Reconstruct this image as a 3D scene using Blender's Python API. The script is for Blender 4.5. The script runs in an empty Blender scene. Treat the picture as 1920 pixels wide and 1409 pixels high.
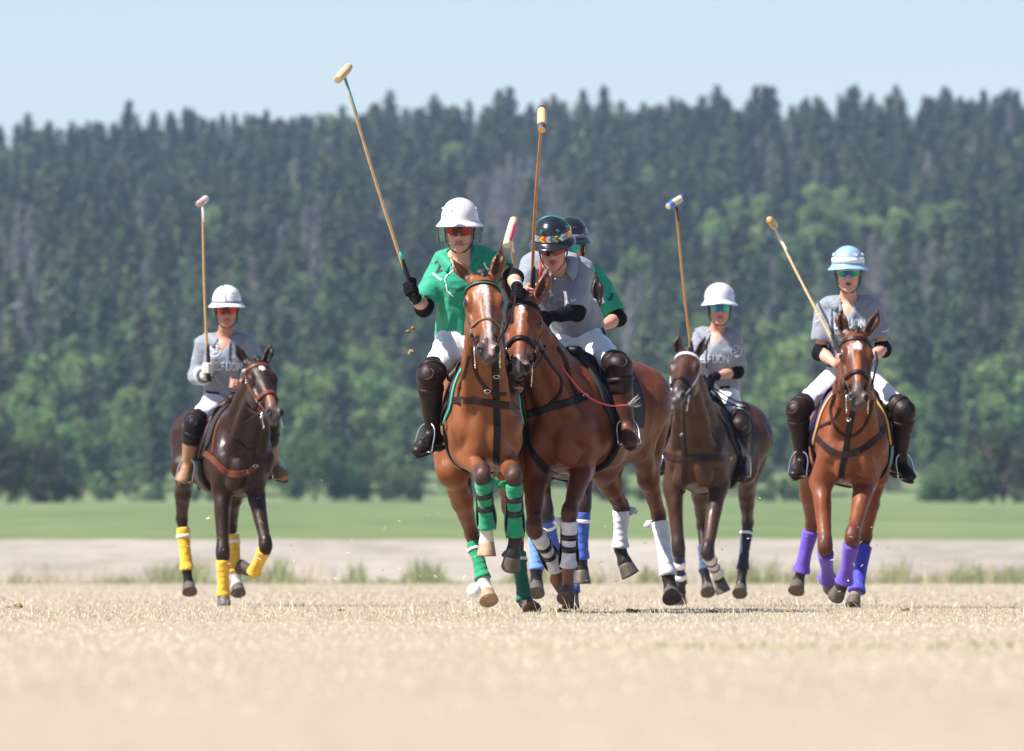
import bpy, bmesh, math, random
import numpy as np
from mathutils import Vector, Matrix
from mathutils.bvhtree import BVHTree

SC = bpy.context.scene
COL = SC.collection
random.seed(7)
RNG = np.random.default_rng(7)
R = math.radians

# ---------------------------------------------------------------- camera
# a 300 mm lens close to the ground; the photo's 1920 px are 36 mm wide
K = 16000.0          # focal length in photo pixels
CH = 0.25            # camera height
U0, V0 = 960.0, 1070.0   # principal column, horizon row of the photo
cam_d = bpy.data.cameras.new('camera')
cam_d.lens = 300.0
cam_d.sensor_width = 36.0
cam_d.sensor_fit = 'HORIZONTAL'
cam_d.shift_y = (V0 - 704.5) / 1920.0
cam_d.clip_start = 1.0
cam_d.clip_end = 20000.0
cam_d.dof.use_dof = True
cam_d.dof.focus_distance = 50.3
cam_d.dof.aperture_fstop = 6.0
cam = bpy.data.objects.new('camera', cam_d)
cam.location = (0, 0, CH)
cam.rotation_euler = (R(90), 0, 0)
COL.objects.link(cam)
SC.camera = cam

# ---------------------------------------------------------------- light
SUN_DIR = Vector((-0.66, -0.30, 0.92)).normalized()     # towards the sun
elev = math.asin(SUN_DIR.z)
world = bpy.data.worlds.new('World')
SC.world = world
world.use_nodes = True
wn = world.node_tree
for n in list(wn.nodes):
    wn.nodes.remove(n)
sky = wn.nodes.new('ShaderNodeTexSky')
sky.sky_type = 'NISHITA'
sky.sun_disc = False
sky.sun_elevation = elev
sky.sun_rotation = math.atan2(SUN_DIR.x, SUN_DIR.y)
sky.altitude = 0
sky.air_density = 1.0
sky.dust_density = 0.35
sky.ozone_density = 3.2
bg = wn.nodes.new('ShaderNodeBackground')
bg.inputs[1].default_value = 0.069
wo = wn.nodes.new('ShaderNodeOutputWorld')
tint = wn.nodes.new('ShaderNodeVectorMath'); tint.operation = 'MULTIPLY'; tint.inputs[1].default_value = (1.06, .995, 1.06)
wn.links.new(sky.outputs[0], tint.inputs[0])
wn.links.new(tint.outputs[0], bg.inputs[0])
wn.links.new(bg.outputs[0], wo.inputs[0])
sun_d = bpy.data.lights.new('sun', 'SUN')
sun_d.energy = 5.0
sun_d.angle = R(0.5)
sun_d.color = (1.0, 0.955, 0.89)
sun = bpy.data.objects.new('sun', sun_d)
sun.rotation_euler = SUN_DIR.to_track_quat('Z', 'Y').to_euler()
COL.objects.link(sun)
SC.view_settings.view_transform = 'Standard'
SC.view_settings.look = 'None'
SC.view_settings.exposure = 1.05
SC.view_settings.gamma = 1.0
SC.view_settings.use_curve_mapping = False
SC.cycles.volume_bounces = 0
SC.cycles.max_bounces = 6
SC.cycles.diffuse_bounces = 3
SC.cycles.glossy_bounces = 2
SC.cycles.transparent_max_bounces = 8
SC.cycles.use_denoising = True

# ---------------------------------------------------------------- basics
def V3(*a):
    return np.array(a, dtype=float)

def unit(v):
    v = np.asarray(v, float)
    return v / (np.linalg.norm(v) + 1e-12)

def PX(u, v, d):
    """world point seen at photo pixel (u, v) at distance d"""
    return V3((u - U0) * d / K, d, CH + (V0 - v) * d / K)

def mk_mesh(name, verts, faces, cols=None, smooth=True):
    verts = np.asarray(verts, np.float32)
    me = bpy.data.meshes.new(name)
    if isinstance(faces, np.ndarray):
        m, k = faces.shape
        me.vertices.add(len(verts)); me.vertices.foreach_set('co', verts.ravel())
        me.loops.add(m * k); me.loops.foreach_set('vertex_index', faces.astype(np.int32).ravel())
        me.polygons.add(m); me.polygons.foreach_set('loop_start', np.arange(0, m * k, k, dtype=np.int32))
        me.update(calc_edges=True)
    else:
        me.from_pydata([tuple(v) for v in verts], [], faces)
        me.update()
    me.polygons.foreach_set('use_smooth', [smooth] * len(me.polygons))
    if cols is not None:
        at = me.color_attributes.new('Col', 'FLOAT_COLOR', 'POINT')
        c = np.ones((len(verts), 4), np.float32); c[:, :3] = cols
        at.data.foreach_set('color', c.ravel())
    return me

def root_empty(name, loc, label, cat, group=None):
    o = bpy.data.objects.new(name, None)
    o.empty_display_size = 0.2
    o.location = tuple(loc)
    COL.objects.link(o)
    o['label'] = label; o['category'] = cat
    if group: o['group'] = group
    return o

def obj(name, verts, faces, mat, parent=None, cols=None, smooth=True, label=None):
    """link a mesh given in world coordinates; children keep coordinates relative to their thing's base"""
    verts = np.asarray(verts, float)
    org = np.zeros(3)
    p = parent
    while p is not None:
        org = org + np.array(p.location); p = p.parent
    me = mk_mesh(name, verts - org, faces, cols, smooth)
    me.materials.append(mat)
    o = bpy.data.objects.new(name, me)
    COL.objects.link(o)
    if parent is not None: o.parent = parent
    if label: o['label'] = label
    return o

def tagged(o, label=None, cat=None, group=None, kind=None):
    if label: o['label'] = label
    if cat: o['category'] = cat
    if group: o['group'] = group
    if kind: o['kind'] = kind
    return o

class MB:
    """collects lofts into one mesh"""
    def __init__(s): s.v = []; s.f = []; s.n = 0
    def add(s, verts, faces):
        verts = np.asarray(verts, float)
        s.v.append(verts); s.f += [tuple(i + s.n for i in f) for f in faces]; s.n += len(verts)
        return s
    def rings(s, rings, cap0=True, cap1=True, closed=True):
        """rings: list of (m,3) arrays"""
        m = len(rings[0]); n = len(rings); vs = np.concatenate(rings); fs = []
        for i in range(n - 1):
            for j in range(m if closed else m - 1):
                a = i * m + j; b = i * m + (j + 1) % m
                fs.append((a, b, b + m, a + m))
        if closed and cap0: fs.append(tuple(range(m))[::-1])
        if closed and cap1: fs.append(tuple((n - 1) * m + j for j in range(m)))
        return s.add(vs, fs)
    def tube(s, pts, rad, seg=8, flat=None):
        pts = [np.asarray(p, float) for p in pts]; n = len(pts)
        if np.isscalar(rad): rad = [rad] * n
        T = [unit(pts[min(i + 1, n - 1)] - pts[max(i - 1, 0)]) for i in range(n)]
        up = V3(0, 0, 1) if abs(T[0][2]) < 0.9 else V3(1, 0, 0)
        nx = unit(np.cross(T[0], up)); rings = []
        for i in range(n):
            nx = unit(nx - T[i] * np.dot(nx, T[i])); ny = np.cross(T[i], nx)
            a = np.linspace(0, 2 * math.pi, seg, endpoint=False)
            rings.append(pts[i] + rad[i] * (np.outer(np.cos(a), nx) + np.outer(np.sin(a), ny)))
        return s.rings(rings)
    def ribbon(s, pts, nrm, width, thick=0.004):
        """flat strap: width across the path, thick along the normal, bottom face at pts"""
        pts = [np.asarray(p, float) for p in pts]; n = len(pts)
        if np.isscalar(width): width = [width] * n
        rings = []
        for i in range(n):
            t = unit(pts[min(i + 1, n - 1)] - pts[max(i - 1, 0)])
            b = unit(np.cross(t, nrm[i])); nn = unit(np.cross(b, t))
            w = width[i] / 2
            rings.append(np.array([pts[i] - b * w, pts[i] - b * w * .9 + nn * thick, pts[i] + b * w * .9 + nn * thick, pts[i] + b * w]))
        return s.rings(rings)
    def ball(s, c, r, ax=None, nu=14, nv=9):
        ax = np.eye(3) if ax is None else np.asarray(ax)
        r = np.asarray([r] * 3 if np.isscalar(r) else r, float)
        rings = []
        for j in range(nv):
            th = math.pi * (j + .02 if j == 0 else (j - .02 if j == nv - 1 else j)) / (nv - 1)
            a = np.linspace(0, 2 * math.pi, nu, endpoint=False)
            loc = np.stack([np.cos(a) * math.sin(th) * r[0], np.sin(a) * math.sin(th) * r[1], np.full(nu, math.cos(th)) * r[2]], 1)
            rings.append(c + loc @ ax)
        return s.rings(rings)
    def torus(s, c, ax, R1, r, nu=20, nv=8, flat=1.0):
        """ring in plane ax[0],ax[1]"""
        rings = []
        for a in np.linspace(0, 2 * math.pi, nu + 1):
            d = ax[0] * math.cos(a) + ax[1] * math.sin(a) * flat
            cc = c + d * R1
            b = np.linspace(0, 2 * math.pi, nv, endpoint=False)
            rings.append(cc + r * (np.outer(np.cos(b), unit(d)) + np.outer(np.sin(b), ax[2])))
        return s.rings(rings, False, False)
    def build(s, name, mat, parent=None, smooth=True, label=None):
        return obj(name, np.concatenate(s.v), s.f, mat, parent, smooth=smooth, label=label)

def catmull(pts, n=6):
    pts = [np.asarray(p, float) for p in pts]
    P = [2 * pts[0] - pts[1]] + pts + [2 * pts[-1] - pts[-2]]
    out = []
    for i in range(1, len(P) - 2):
        for t in np.linspace(0, 1, n, endpoint=False):
            a, b, c, d = P[i - 1], P[i], P[i + 1], P[i + 2]
            out.append(.5 * ((2 * b) + (c - a) * t + (2 * a - 5 * b + 4 * c - d) * t * t + (3 * b - a - 3 * c + d) * t ** 3))
    out.append(pts[-1])
    return out

# ---------------------------------------------------------------- smooth-union bodies
class Field:
    """a body grown from rounded limbs and muscles blended into one continuous surface"""
    def __init__(s, h): s.h = h; s.p = []
    def cone(s, a, b, ra, rb, k=.03, col=None, w=None, fl=1.0, sub=False):
        s.p.append(('c', np.asarray(a, float), np.asarray(b, float), ra, rb, None if w is None else unit(w), fl, k, col, sub)); return s
    def ell(s, c, rad, ax=None, k=.03, col=None, sub=False):
        s.p.append(('e', np.asarray(c, float), np.eye(3) if ax is None else np.asarray(ax, float), np.asarray(rad, float), None, None, None, k, col, sub)); return s
    @staticmethod
    def dist(p, X, Y, Z):
        if p[0] == 'c':
            _, a, b, ra, rb, w, fl, k, col, sub = p
            ba = b - a; L = float(ba @ ba) + 1e-9
            x, y, z = X - a[0], Y - a[1], Z - a[2]
            t = np.clip((x * ba[0] + y * ba[1] + z * ba[2]) / L, 0, 1)
            x = x - t * ba[0]; y = y - t * ba[1]; z = z - t * ba[2]
            if w is not None:
                q = (x * w[0] + y * w[1] + z * w[2]) * (1 / fl - 1)
                x = x + q * w[0]; y = y + q * w[1]; z = z + q * w[2]
            d = np.sqrt(x * x + y * y + z * z) - (ra + (rb - ra) * t)
            return d * min(1, fl)
        _, c, ax, r = p[:4]
        x, y, z = X - c[0], Y - c[1], Z - c[2]
        A = [(x * ax[i][0] + y * ax[i][1] + z * ax[i][2]) for i in range(3)]
        k0 = np.sqrt(sum((A[i] / r[i]) ** 2 for i in range(3)))
        k1 = np.sqrt(sum((A[i] / r[i] ** 2) ** 2 for i in range(3)))
        return k0 * (k0 - 1) / (k1 + 1e-6)
    @staticmethod
    def box(p):
        if p[0] == 'c':
            m = max(p[3], p[4]) * max(1, p[6])
            return np.minimum(p[1], p[2]) - m, np.maximum(p[1], p[2]) + m
        e = np.sqrt(((p[2] * p[3][:, None]) ** 2).sum(0))
        return p[1] - e, p[1] + e
    def mesh(s, infl=0.0, base=(0.5, 0.5, 0.5), paint=None, sharp=0.010):
        h = s.h
        bx = [s.box(p) for p in s.p if not p[9]]
        lo = np.min([b[0] for b in bx], 0) - 3 * h - infl - .02
        hi = np.max([b[1] for b in bx], 0) + 3 * h + infl + .02
        n = np.ceil((hi - lo) / h).astype(int) + 1
        F = np.full(n, 0.2, np.float32)
        ax = [(lo[i] + h * np.arange(n[i])).astype(np.float32) for i in range(3)]
        for p in s.p:
            b = s.box(p); k = p[7]
            i0 = np.clip(((b[0] - lo - k - infl - 2 * h) / h).astype(int), 0, n); i1 = np.clip(((b[1] - lo + k + infl + 2 * h) / h).astype(int) + 2, 0, n)
            if np.any(i1 <= i0): continue
            sl = tuple(slice(i0[i], i1[i]) for i in range(3))
            X = ax[0][sl[0]][:, None, None]; Y = ax[1][sl[1]][None, :, None]; Z = ax[2][sl[2]][None, None, :]
            d = s.dist(p, X, Y, Z).astype(np.float32)
            A = F[sl]
            if p[9]:
                d = -d; hh = np.maximum(k - np.abs(A - d), 0) / max(k, 1e-6)
                F[sl] = np.maximum(A, d) + hh * hh * k * .25
            else:
                d = d - infl
                hh = np.maximum(k - np.abs(A - d), 0) / max(k, 1e-6)
                F[sl] = np.minimum(A, d) - hh * hh * k * .25
        F[0], F[-1], F[:, 0], F[:, -1], F[:, :, 0], F[:, :, -1] = [.1] * 6
        v, q = surface_nets(F, h, lo)
        cols = None
        if any(p[8] is not None for p in s.p) or paint:
            W = np.full(len(v), 1e-6); C = np.outer(W, base)
            X, Y, Z = v[:, 0], v[:, 1], v[:, 2]
            for p in s.p:
                if p[8] is None: continue
                b0, b1 = s.box(p)
                m = np.all((v > b0 - .05 - infl) & (v < b1 + .05 + infl), 1)
                if not m.any(): continue
                d = np.abs(s.dist(p, X[m], Y[m], Z[m]) - (0 if p[9] else infl)) if p[9] else np.maximum(s.dist(p, X[m], Y[m], Z[m]) - infl, -.02)
                w = np.exp(-d / sharp) * (9.0 if p[9] else 1.0) if not p[9] else np.where(d < .006, 40.0, 0.0)
                W[m] += w; C[m] += w[:, None] * np.asarray(p[8])
            cols = C / W[:, None]
            for pr, c, soft in (paint or []):
                d = s.dist(pr, X, Y, Z) + .006 * np.sin(X * 210 + 3 * np.sin(Z * 170)) * np.sin(Z * 190 + Y * 130)
                a = np.clip(.5 - d / soft, 0, 1)[:, None]
                cols = cols * (1 - a) + a * np.asarray(c)
        return v, q, cols

def surface_nets(F, h, lo):
    S = F < 0
    n = S.shape
    c = np.zeros((n[0] - 1, n[1] - 1, n[2] - 1), np.uint8)
    for i in (0, 1):
        for j in (0, 1):
            for k in (0, 1):
                c += S[i:n[0] - 1 + i, j:n[1] - 1 + j, k:n[2] - 1 + k]
    act = (c > 0) & (c < 8)
    ii = np.argwhere(act)
    idx = np.full(act.shape, -1, np.int32); idx[act] = np.arange(len(ii))
    acc = np.zeros((len(ii), 3)); cnt = np.zeros(len(ii))
    E = np.eye(3, dtype=int)
    for a in range(3):
        o1, o2 = [x for x in range(3) if x != a]
        for p in (0, 1):
            for q in (0, 1):
                off = E[o1] * p + E[o2] * q
                A = F[tuple((ii + off).T)]; B = F[tuple((ii + off + E[a]).T)]
                m = (A < 0) != (B < 0)
                t = np.where(m, A / np.where(m, A - B, 1), 0)
                pos = off + np.outer(t, E[a])
                acc[m] += pos[m]; cnt[m] += 1
    v = (ii + acc / cnt[:, None]) * h + lo
    quads = []
    for a in range(3):
        b, cc = (a + 1) % 3, (a + 2) % 3
        sl0 = [slice(None)] * 3; sl1 = [slice(None)] * 3
        sl0[a] = slice(0, -1); sl1[a] = slice(1, None)
        s0 = S[tuple(sl0)]; s1 = S[tuple(sl1)]
        P = np.argwhere(s0 != s1)
        P = P[(P[:, b] > 0) & (P[:, cc] > 0) & (P[:, b] < n[b] - 1) & (P[:, cc] < n[cc] - 1)]
        ins = S[tuple(P.T)]
        q = np.stack([idx[tuple(P.T)], idx[tuple((P - E[b]).T)], idx[tuple((P - E[b] - E[cc]).T)], idx[tuple((P - E[cc]).T)]], 1)
        q[~ins] = q[~ins][:, ::-1]
        quads.append(q)
    q = np.concatenate(quads)
    q = q[(q >= 0).all(1)]
    return v, q[:, ::-1].copy() if False else q

def vnormals(v, q):
    fn = np.cross(v[q[:, 2]] - v[q[:, 0]], v[q[:, 3]] - v[q[:, 1]])
    N = np.zeros_like(v)
    for i in range(4):
        np.add.at(N, q[:, i], fn)
    return N / (np.linalg.norm(N, axis=1)[:, None] + 1e-12)

def relax(v, q, it=2, f=.5):
    """light smoothing of the voxel surface"""
    for _ in range(it):
        acc = np.zeros_like(v); cnt = np.zeros(len(v))
        for i in range(4):
            a, b = q[:, i], q[:, (i + 1) % 4]
            np.add.at(acc, a, v[b]); np.add.at(cnt, a, 1)
        v = v * (1 - f) + f * acc / np.maximum(cnt, 1)[:, None]
    return v

def vnoise(P, scale, seed=0):
    """smooth value noise"""
    P = P * scale + seed * 17.3
    i = np.floor(P).astype(np.int64); f = P - i; f = f * f * (3 - 2 * f)
    def hsh(a):
        x = (a[:, 0] * 73856093) ^ (a[:, 1] * 19349663) ^ (a[:, 2] * 83492791)
        x = (x ^ (x >> 13)) * 1274126177
        return ((x & 0xffff) / 65535.0) * 2 - 1
    r = 0
    for a in (0, 1):
        for b in (0, 1):
            for c in (0, 1):
                w = (f[:, 0] if a else 1 - f[:, 0]) * (f[:, 1] if b else 1 - f[:, 1]) * (f[:, 2] if c else 1 - f[:, 2])
                r = r + w * hsh(i + np.array([a, b, c]))
    return r

def bvh_of(v, q):
    return BVHTree.FromPolygons([tuple(x) for x in v], [tuple(x) for x in q.tolist()])

def cast(bvh, o, d):
    loc, nrm, i, dist = bvh.ray_cast(Vector(o), Vector(unit(d)))
    if loc is None: return None, None
    n = np.array(nrm)
    if np.dot(n, d) > 0: n = -n
    return np.array(loc), n

CAMP = V3(0, 0, CH)

# ---------------------------------------------------------------- materials
def nodes_of(m):
    m.use_nodes = True
    nt = m.node_tree
    b = nt.nodes['Principled BSDF']
    return nt, b

_mats = {}
def mat(name, col=(.5, .5, .5), rough=.6, metal=0., spec=.5, attr=False, var=0.0, vscale=20., bump=0.0, bscale=60., bdist=.004,
        coat=0.0, stretch=None, wave=None, sheen=0.0, sss=0.0, rnd=0.0):
    if name in _mats: return _mats[name]
    m = bpy.data.materials.new(name); nt, b = nodes_of(m); N, L = nt.nodes, nt.links
    b.inputs['Roughness'].default_value = rough
    b.inputs['Metallic'].default_value = metal
    b.inputs['Specular IOR Level'].default_value = spec
    if coat: b.inputs['Coat Weight'].default_value = coat; b.inputs['Coat Roughness'].default_value = .15
    if sheen: b.inputs['Sheen Weight'].default_value = sheen
    if sss:
        b.inputs['Subsurface Weight'].default_value = sss
        b.inputs['Subsurface Radius'].default_value = (.012, .005, .003)
        b.inputs['Subsurface Scale'].default_value = 1.0
    tc = N.new('ShaderNodeTexCoord'); mp = N.new('ShaderNodeMapping')
    L.new(tc.outputs['Object'], mp.inputs[0])
    if stretch: mp.inputs['Scale'].default_value = stretch
    if attr:
        at = N.new('ShaderNodeAttribute'); at.attribute_name = 'Col'; src = at.outputs['Color']
    else:
        rgb = N.new('ShaderNodeRGB'); rgb.outputs[0].default_value = (*col, 1); src = rgb.outputs[0]
    if var:
        nz = N.new('ShaderNodeTexNoise'); nz.inputs['Scale'].default_value = vscale; nz.inputs['Detail'].default_value = 5
        L.new(mp.outputs[0], nz.inputs['Vector'])
        mr = N.new('ShaderNodeMapRange'); mr.inputs[1].default_value = .25; mr.inputs[2].default_value = .75
        mr.inputs[3].default_value = 1 - var; mr.inputs[4].default_value = 1 + var
        L.new(nz.outputs[0], mr.inputs[0])
        mx = N.new('ShaderNodeVectorMath'); mx.operation = 'SCALE'
        L.new(src, mx.inputs[0]); L.new(mr.outputs[0], mx.inputs['Scale']); src = mx.outputs[0]
    if rnd:
        oi = N.new('ShaderNodeObjectInfo')
        mr = N.new('ShaderNodeMapRange'); mr.inputs[3].default_value = 1 - rnd; mr.inputs[4].default_value = 1 + rnd
        L.new(oi.outputs['Random'], mr.inputs[0])
        mx = N.new('ShaderNodeVectorMath'); mx.operation = 'SCALE'
        L.new(src, mx.inputs[0]); L.new(mr.outputs[0], mx.inputs['Scale']); src = mx.outputs[0]
    L.new(src, b.inputs['Base Color'])
    if bump:
        nz = N.new('ShaderNodeTexNoise'); nz.inputs['Scale'].default_value = bscale; nz.inputs['Detail'].default_value = 4
        L.new(mp.outputs[0], nz.inputs['Vector'])
        bp = N.new('ShaderNodeBump'); bp.inputs['Strength'].default_value = bump; bp.inputs['Distance'].default_value = bdist
        L.new(nz.outputs[0], bp.inputs['Height']); L.new(bp.outputs[0], b.inputs['Normal'])
    _mats[name] = m
    return m

LEA_BR = lambda: mat('brown_leather', (.024, .0105, .008), .45, spec=.2, var=.25, vscale=30, bump=.3, bscale=90)
LEA_TAN = lambda: mat('tan_leather', (.13, .036, .018), .45, spec=.22, var=.2, vscale=30, bump=.3, bscale=90)
LEA_BK = lambda: mat('black_leather', (.005, .0045, .006), .45, spec=.2, var=.3, vscale=30, bump=.3, bscale=90)
STEEL = lambda: mat('steel', (.62, .62, .6), .22, metal=1., var=.1)
BLACKC = lambda: mat('black_fabric', (.008, .008, .010), .85, spec=.08, var=.2, bump=.5, bscale=200)
# ---------------------------------------------------------------- terrain
def gz(x, d):
    """ground height at distance d, sideways x"""
    z = np.interp(d, [0, 55, 64, 90, 158, 163, 205, 800, 1500, 1600, 2600],
                  [0, 0, -.02, -.012, 0.0, -.02, 0.96, 6.85, 72.6, 70.0, 40.0])
    k = np.clip((d - 800) / 700, 0, 1); k = k * k * (3 - 2 * k)
    z = z + x * .037 * k
    P_ = np.stack([np.asarray(x, float) * np.ones_like(d), np.asarray(d, float), 0 * d], -1)
    sh = P_.shape[:-1]; P_ = P_.reshape(-1, 3)
    z = z + (vnoise(P_, .02, 4).reshape(sh) * 2.2) * k
    return z

def sheet(name, d0, d1, nd, wf, nx, m, kind='structure', lift=0.0, power=1.0, rag=0.0):
    ds = d0 + (d1 - d0) * np.linspace(0, 1, nd) ** power
    Xn = np.linspace(-1, 1, nx)
    DD = np.repeat(ds[:, None], nx, 1)
    X = Xn[None, :] * wf(DD)
    if rag:
        e = vnoise(np.stack([X[0], 0 * X[0], 0 * X[0]], 1), .9, 2) * rag
        DD[0] += e
        e = vnoise(np.stack([X[-1], 0 * X[-1], 0 * X[-1]], 1), .5, 3) * rag
        DD[-1] += e
    Z = gz(X, DD) + lift
    if rag: Z[0] -= .06; 
    vs = np.stack([X, DD, Z], -1).reshape(-1, 3)
    i = np.arange(nd - 1)[:, None] * nx + np.arange(nx - 1)[None, :]
    q = np.stack([i, i + 1, i + nx + 1, i + nx], -1).reshape(-1, 4)
    o = obj(name, vs, q, m, None)
    tagged(o, kind=kind)
    return o

def ground_mat(name, cols, scales, rough=.95, bump=.6, bscale=30, stretch=(1, 1, 1)):
    """several noise-driven earth tones mixed"""
    m = bpy.data.materials.new(name); nt, b = nodes_of(m); N, L = nt.nodes, nt.links
    b.inputs['Roughness'].default_value = rough; b.inputs['Specular IOR Level'].default_value = .15
    tc = N.new('ShaderNodeTexCoord'); mp = N.new('ShaderNodeMapping'); mp.inputs['Scale'].default_value = stretch
    L.new(tc.outputs['Object'], mp.inputs[0])
    prev = None
    for (c0, c1), sc in zip(cols, scales):
        nz = N.new('ShaderNodeTexNoise'); nz.inputs['Scale'].default_value = sc; nz.inputs['Detail'].default_value = 6; nz.inputs['Roughness'].default_value = .6
        L.new(mp.outputs[0], nz.inputs['Vector'])
        rp = N.new('ShaderNodeValToRGB'); rp.color_ramp.elements[0].position = .36; rp.color_ramp.elements[1].position = .64
        rp.color_ramp.elements[0].color = (*c0, 1); rp.color_ramp.elements[1].color = (*c1, 1)
        L.new(nz.outputs[0], rp.inputs[0])
        if prev is None: prev = rp.outputs[0]
        else:
            mx = N.new('ShaderNodeMix'); mx.data_type = 'RGBA'; mx.inputs[0].default_value = .5
            L.new(prev, mx.inputs[6]); L.new(rp.outputs[0], mx.inputs[7]); prev = mx.outputs[2]
    L.new(prev, b.inputs['Base Color'])
    nz = N.new('ShaderNodeTexNoise'); nz.inputs['Scale'].default_value = bscale; nz.inputs['Detail'].default_value = 6
    L.new(tc.outputs['Object'], nz.inputs['Vector'])
    bp = N.new('ShaderNodeBump'); bp.inputs['Strength'].default_value = bump; bp.inputs['Distance'].default_value = .03
    L.new(nz.outputs[0], bp.inputs['Height']); L.new(bp.outputs[0], b.inputs['Normal'])
    return m

wide = lambda d: 6 + d * .085
M_dry = ground_mat('dry_grass_ground', [((.265, .213, .150), (.385, .326, .245)), ((.32, .268, .197), (.405, .35, .27)), ((.245, .20, .14), (.365, .31, .232))], [.35, 2.2, 14.], stretch=(1, .35, 1))
sheet('ground', 4, 162, 120, lambda d: 12 + d * .25, 40, M_dry, power=1.5)
M_pale = ground_mat('pale_dirt', [((.24, .21, .175), (.36, .32, .27)), ((.23, .20, .168), (.39, .345, .29))], [.16, .9], stretch=(1, .25, 1))
sheet('dirt_track', 157, 208, 40, lambda d: 12 + d * .25, 120, M_pale, lift=.012, rag=2.5)
M_green = ground_mat('green_field_grass', [((.095, .135, .045), (.150, .190, .080)), ((.085, .125, .045), (.165, .200, .095))], [.035, .22], stretch=(1, .12, 1))
sheet('green_field', 203, 830, 60, lambda d: 12 + d * .25, 60, M_green, lift=.03, rag=2.0)
M_hill = ground_mat('forest_floor', [((.02, .035, .018), (.05, .07, .03))], [.05])
sheet('hill', 800, 2600, 90, lambda d: 40 + d * .16, 60, M_hill, lift=.02)
# the land runs on to the horizon on every side
sheet('plain', 2500, 9000, 10, lambda d: d * 1.2, 10, M_hill, lift=-.5)

# ---------------------------------------------------------------- grass
def blades(name, n, dr, hr, wr, cols, m, lean=.9, label=None, seed=1, xs=None, clump=None, z0=0.0, dpow=1.0, hmod=None):
    g = np.random.default_rng(seed)
    d = dr[0] + (dr[1] - dr[0]) * g.random(n) ** dpow
    half = d * .0605 + .8
    x = (g.random(n) * 2 - 1) * half if xs is None else xs(g, n, d)
    if clump is not None:
        keep = clump(x, d, g); d, x = d[keep], x[keep]; n = len(d)
    h = g.uniform(hr[0], hr[1], n)
    if hmod is not None: h = h * hmod(x, d)
    w = g.uniform(wr[0], wr[1], n)
    a = g.uniform(0, 2 * np.pi, n); le = g.uniform(.1, lean, n)
    z = gz(x, d) + z0
    base = np.stack([x, d, z], 1)
    tip = base + np.stack([np.cos(a) * h * le, np.sin(a) * h * le, h * np.sqrt(np.maximum(1 - le * le, .02))], 1)
    b = g.uniform(-.6, .6, n); sd = np.stack([np.cos(b), np.sin(b), 0 * b], 1) * w[:, None] / 2
    mid = base * .45 + tip * .55 + np.stack([0 * a, 0 * a, h * .08], 1)
    V = np.stack([base - sd, base + sd, mid + sd * .8, tip, mid - sd * .8], 1).reshape(-1, 3)
    q = np.arange(n)[:, None] * 5
    tri = np.concatenate([np.concatenate([q, q + 1, q + 2, q + 4], 1)])
    tip4 = np.concatenate([q + 4, q + 2, q + 3, q + 3], 1)
    ci = g.integers(0, len(cols), n); C = np.array(cols)[ci] * g.uniform(.8, 1.15, (n, 1))
    fs = np.concatenate([tri]); 
    me = bpy.data.meshes.new(name)
    # quads plus tip triangles
    nv = len(V); nq = n
    me.vertices.add(nv); me.vertices.foreach_set('co', V.astype(np.float32).ravel())
    li = np.concatenate([fs.ravel(), np.concatenate([q + 4, q + 2, q + 3], 1).ravel()]).astype(np.int32)
    me.loops.add(len(li)); me.loops.foreach_set('vertex_index', li)
    st = np.concatenate([np.arange(0, 4 * n, 4), 4 * n + np.arange(0, 3 * n, 3)]).astype(np.int32)
    me.polygons.add(2 * n); me.polygons.foreach_set('loop_start', st); me.update(calc_edges=True)
    at = me.color_attributes.new('Col', 'FLOAT_COLOR', 'POINT'); cc = np.ones((nv, 4), np.float32); cc[:, :3] = np.repeat(C, 5, 0); at.data.foreach_set('color', cc.ravel())
    me.materials.append(m); o = bpy.data.objects.new(name, me); COL.objects.link(o)
    return tagged(o, label, 'grass', kind='stuff')

def leaf_mat(name, attr=True, rnd=.25, trans=.25, rough=.6, col=(.1, .1, .1), hue=0.0):
    m = bpy.data.materials.new(name); nt, b = nodes_of(m); N, L = nt.nodes, nt.links
    b.inputs['Roughness'].default_value = rough; b.inputs['Specular IOR Level'].default_value = .2
    at = N.new('ShaderNodeAttribute'); at.attribute_name = 'Col'
    oi = N.new('ShaderNodeObjectInfo')
    mr = N.new('ShaderNodeMapRange'); mr.inputs[3].default_value = 1 - rnd; mr.inputs[4].default_value = 1 + rnd
    L.new(oi.outputs['Random'], mr.inputs[0])
    mx = N.new('ShaderNodeVectorMath'); mx.operation = 'SCALE'; L.new(at.outputs['Color'], mx.inputs[0]); L.new(mr.outputs[0], mx.inputs['Scale'])
    src = mx.outputs[0]
    if hue:
        hs = N.new('ShaderNodeHueSaturation'); m2 = N.new('ShaderNodeMath'); m2.operation = 'FRACT'
        m3 = N.new('ShaderNodeMath'); m3.operation = 'MULTIPLY'; m3.inputs[1].default_value = 7.3; L.new(oi.outputs['Random'], m3.inputs[0]); L.new(m3.outputs[0], m2.inputs[0])
        m4 = N.new('ShaderNodeMapRange'); m4.inputs[3].default_value = .5 - hue; m4.inputs[4].default_value = .5 + hue; L.new(m2.outputs[0], m4.inputs[0])
        L.new(m4.outputs[0], hs.inputs['Hue']); L.new(src, hs.inputs['Color']); src = hs.outputs[0]
    L.new(src, b.inputs['Base Color'])
    tr = N.new('ShaderNodeBsdfTranslucent'); L.new(src, tr.inputs[0]); ms = N.new('ShaderNodeMixShader'); ms.inputs[0].default_value = trans
    out = nt.nodes['Material Output']
    L.new(b.outputs[0], ms.inputs[1]); L.new(tr.outputs[0], ms.inputs[2]); L.new(ms.outputs[0], out.inputs[0])
    return m

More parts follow.
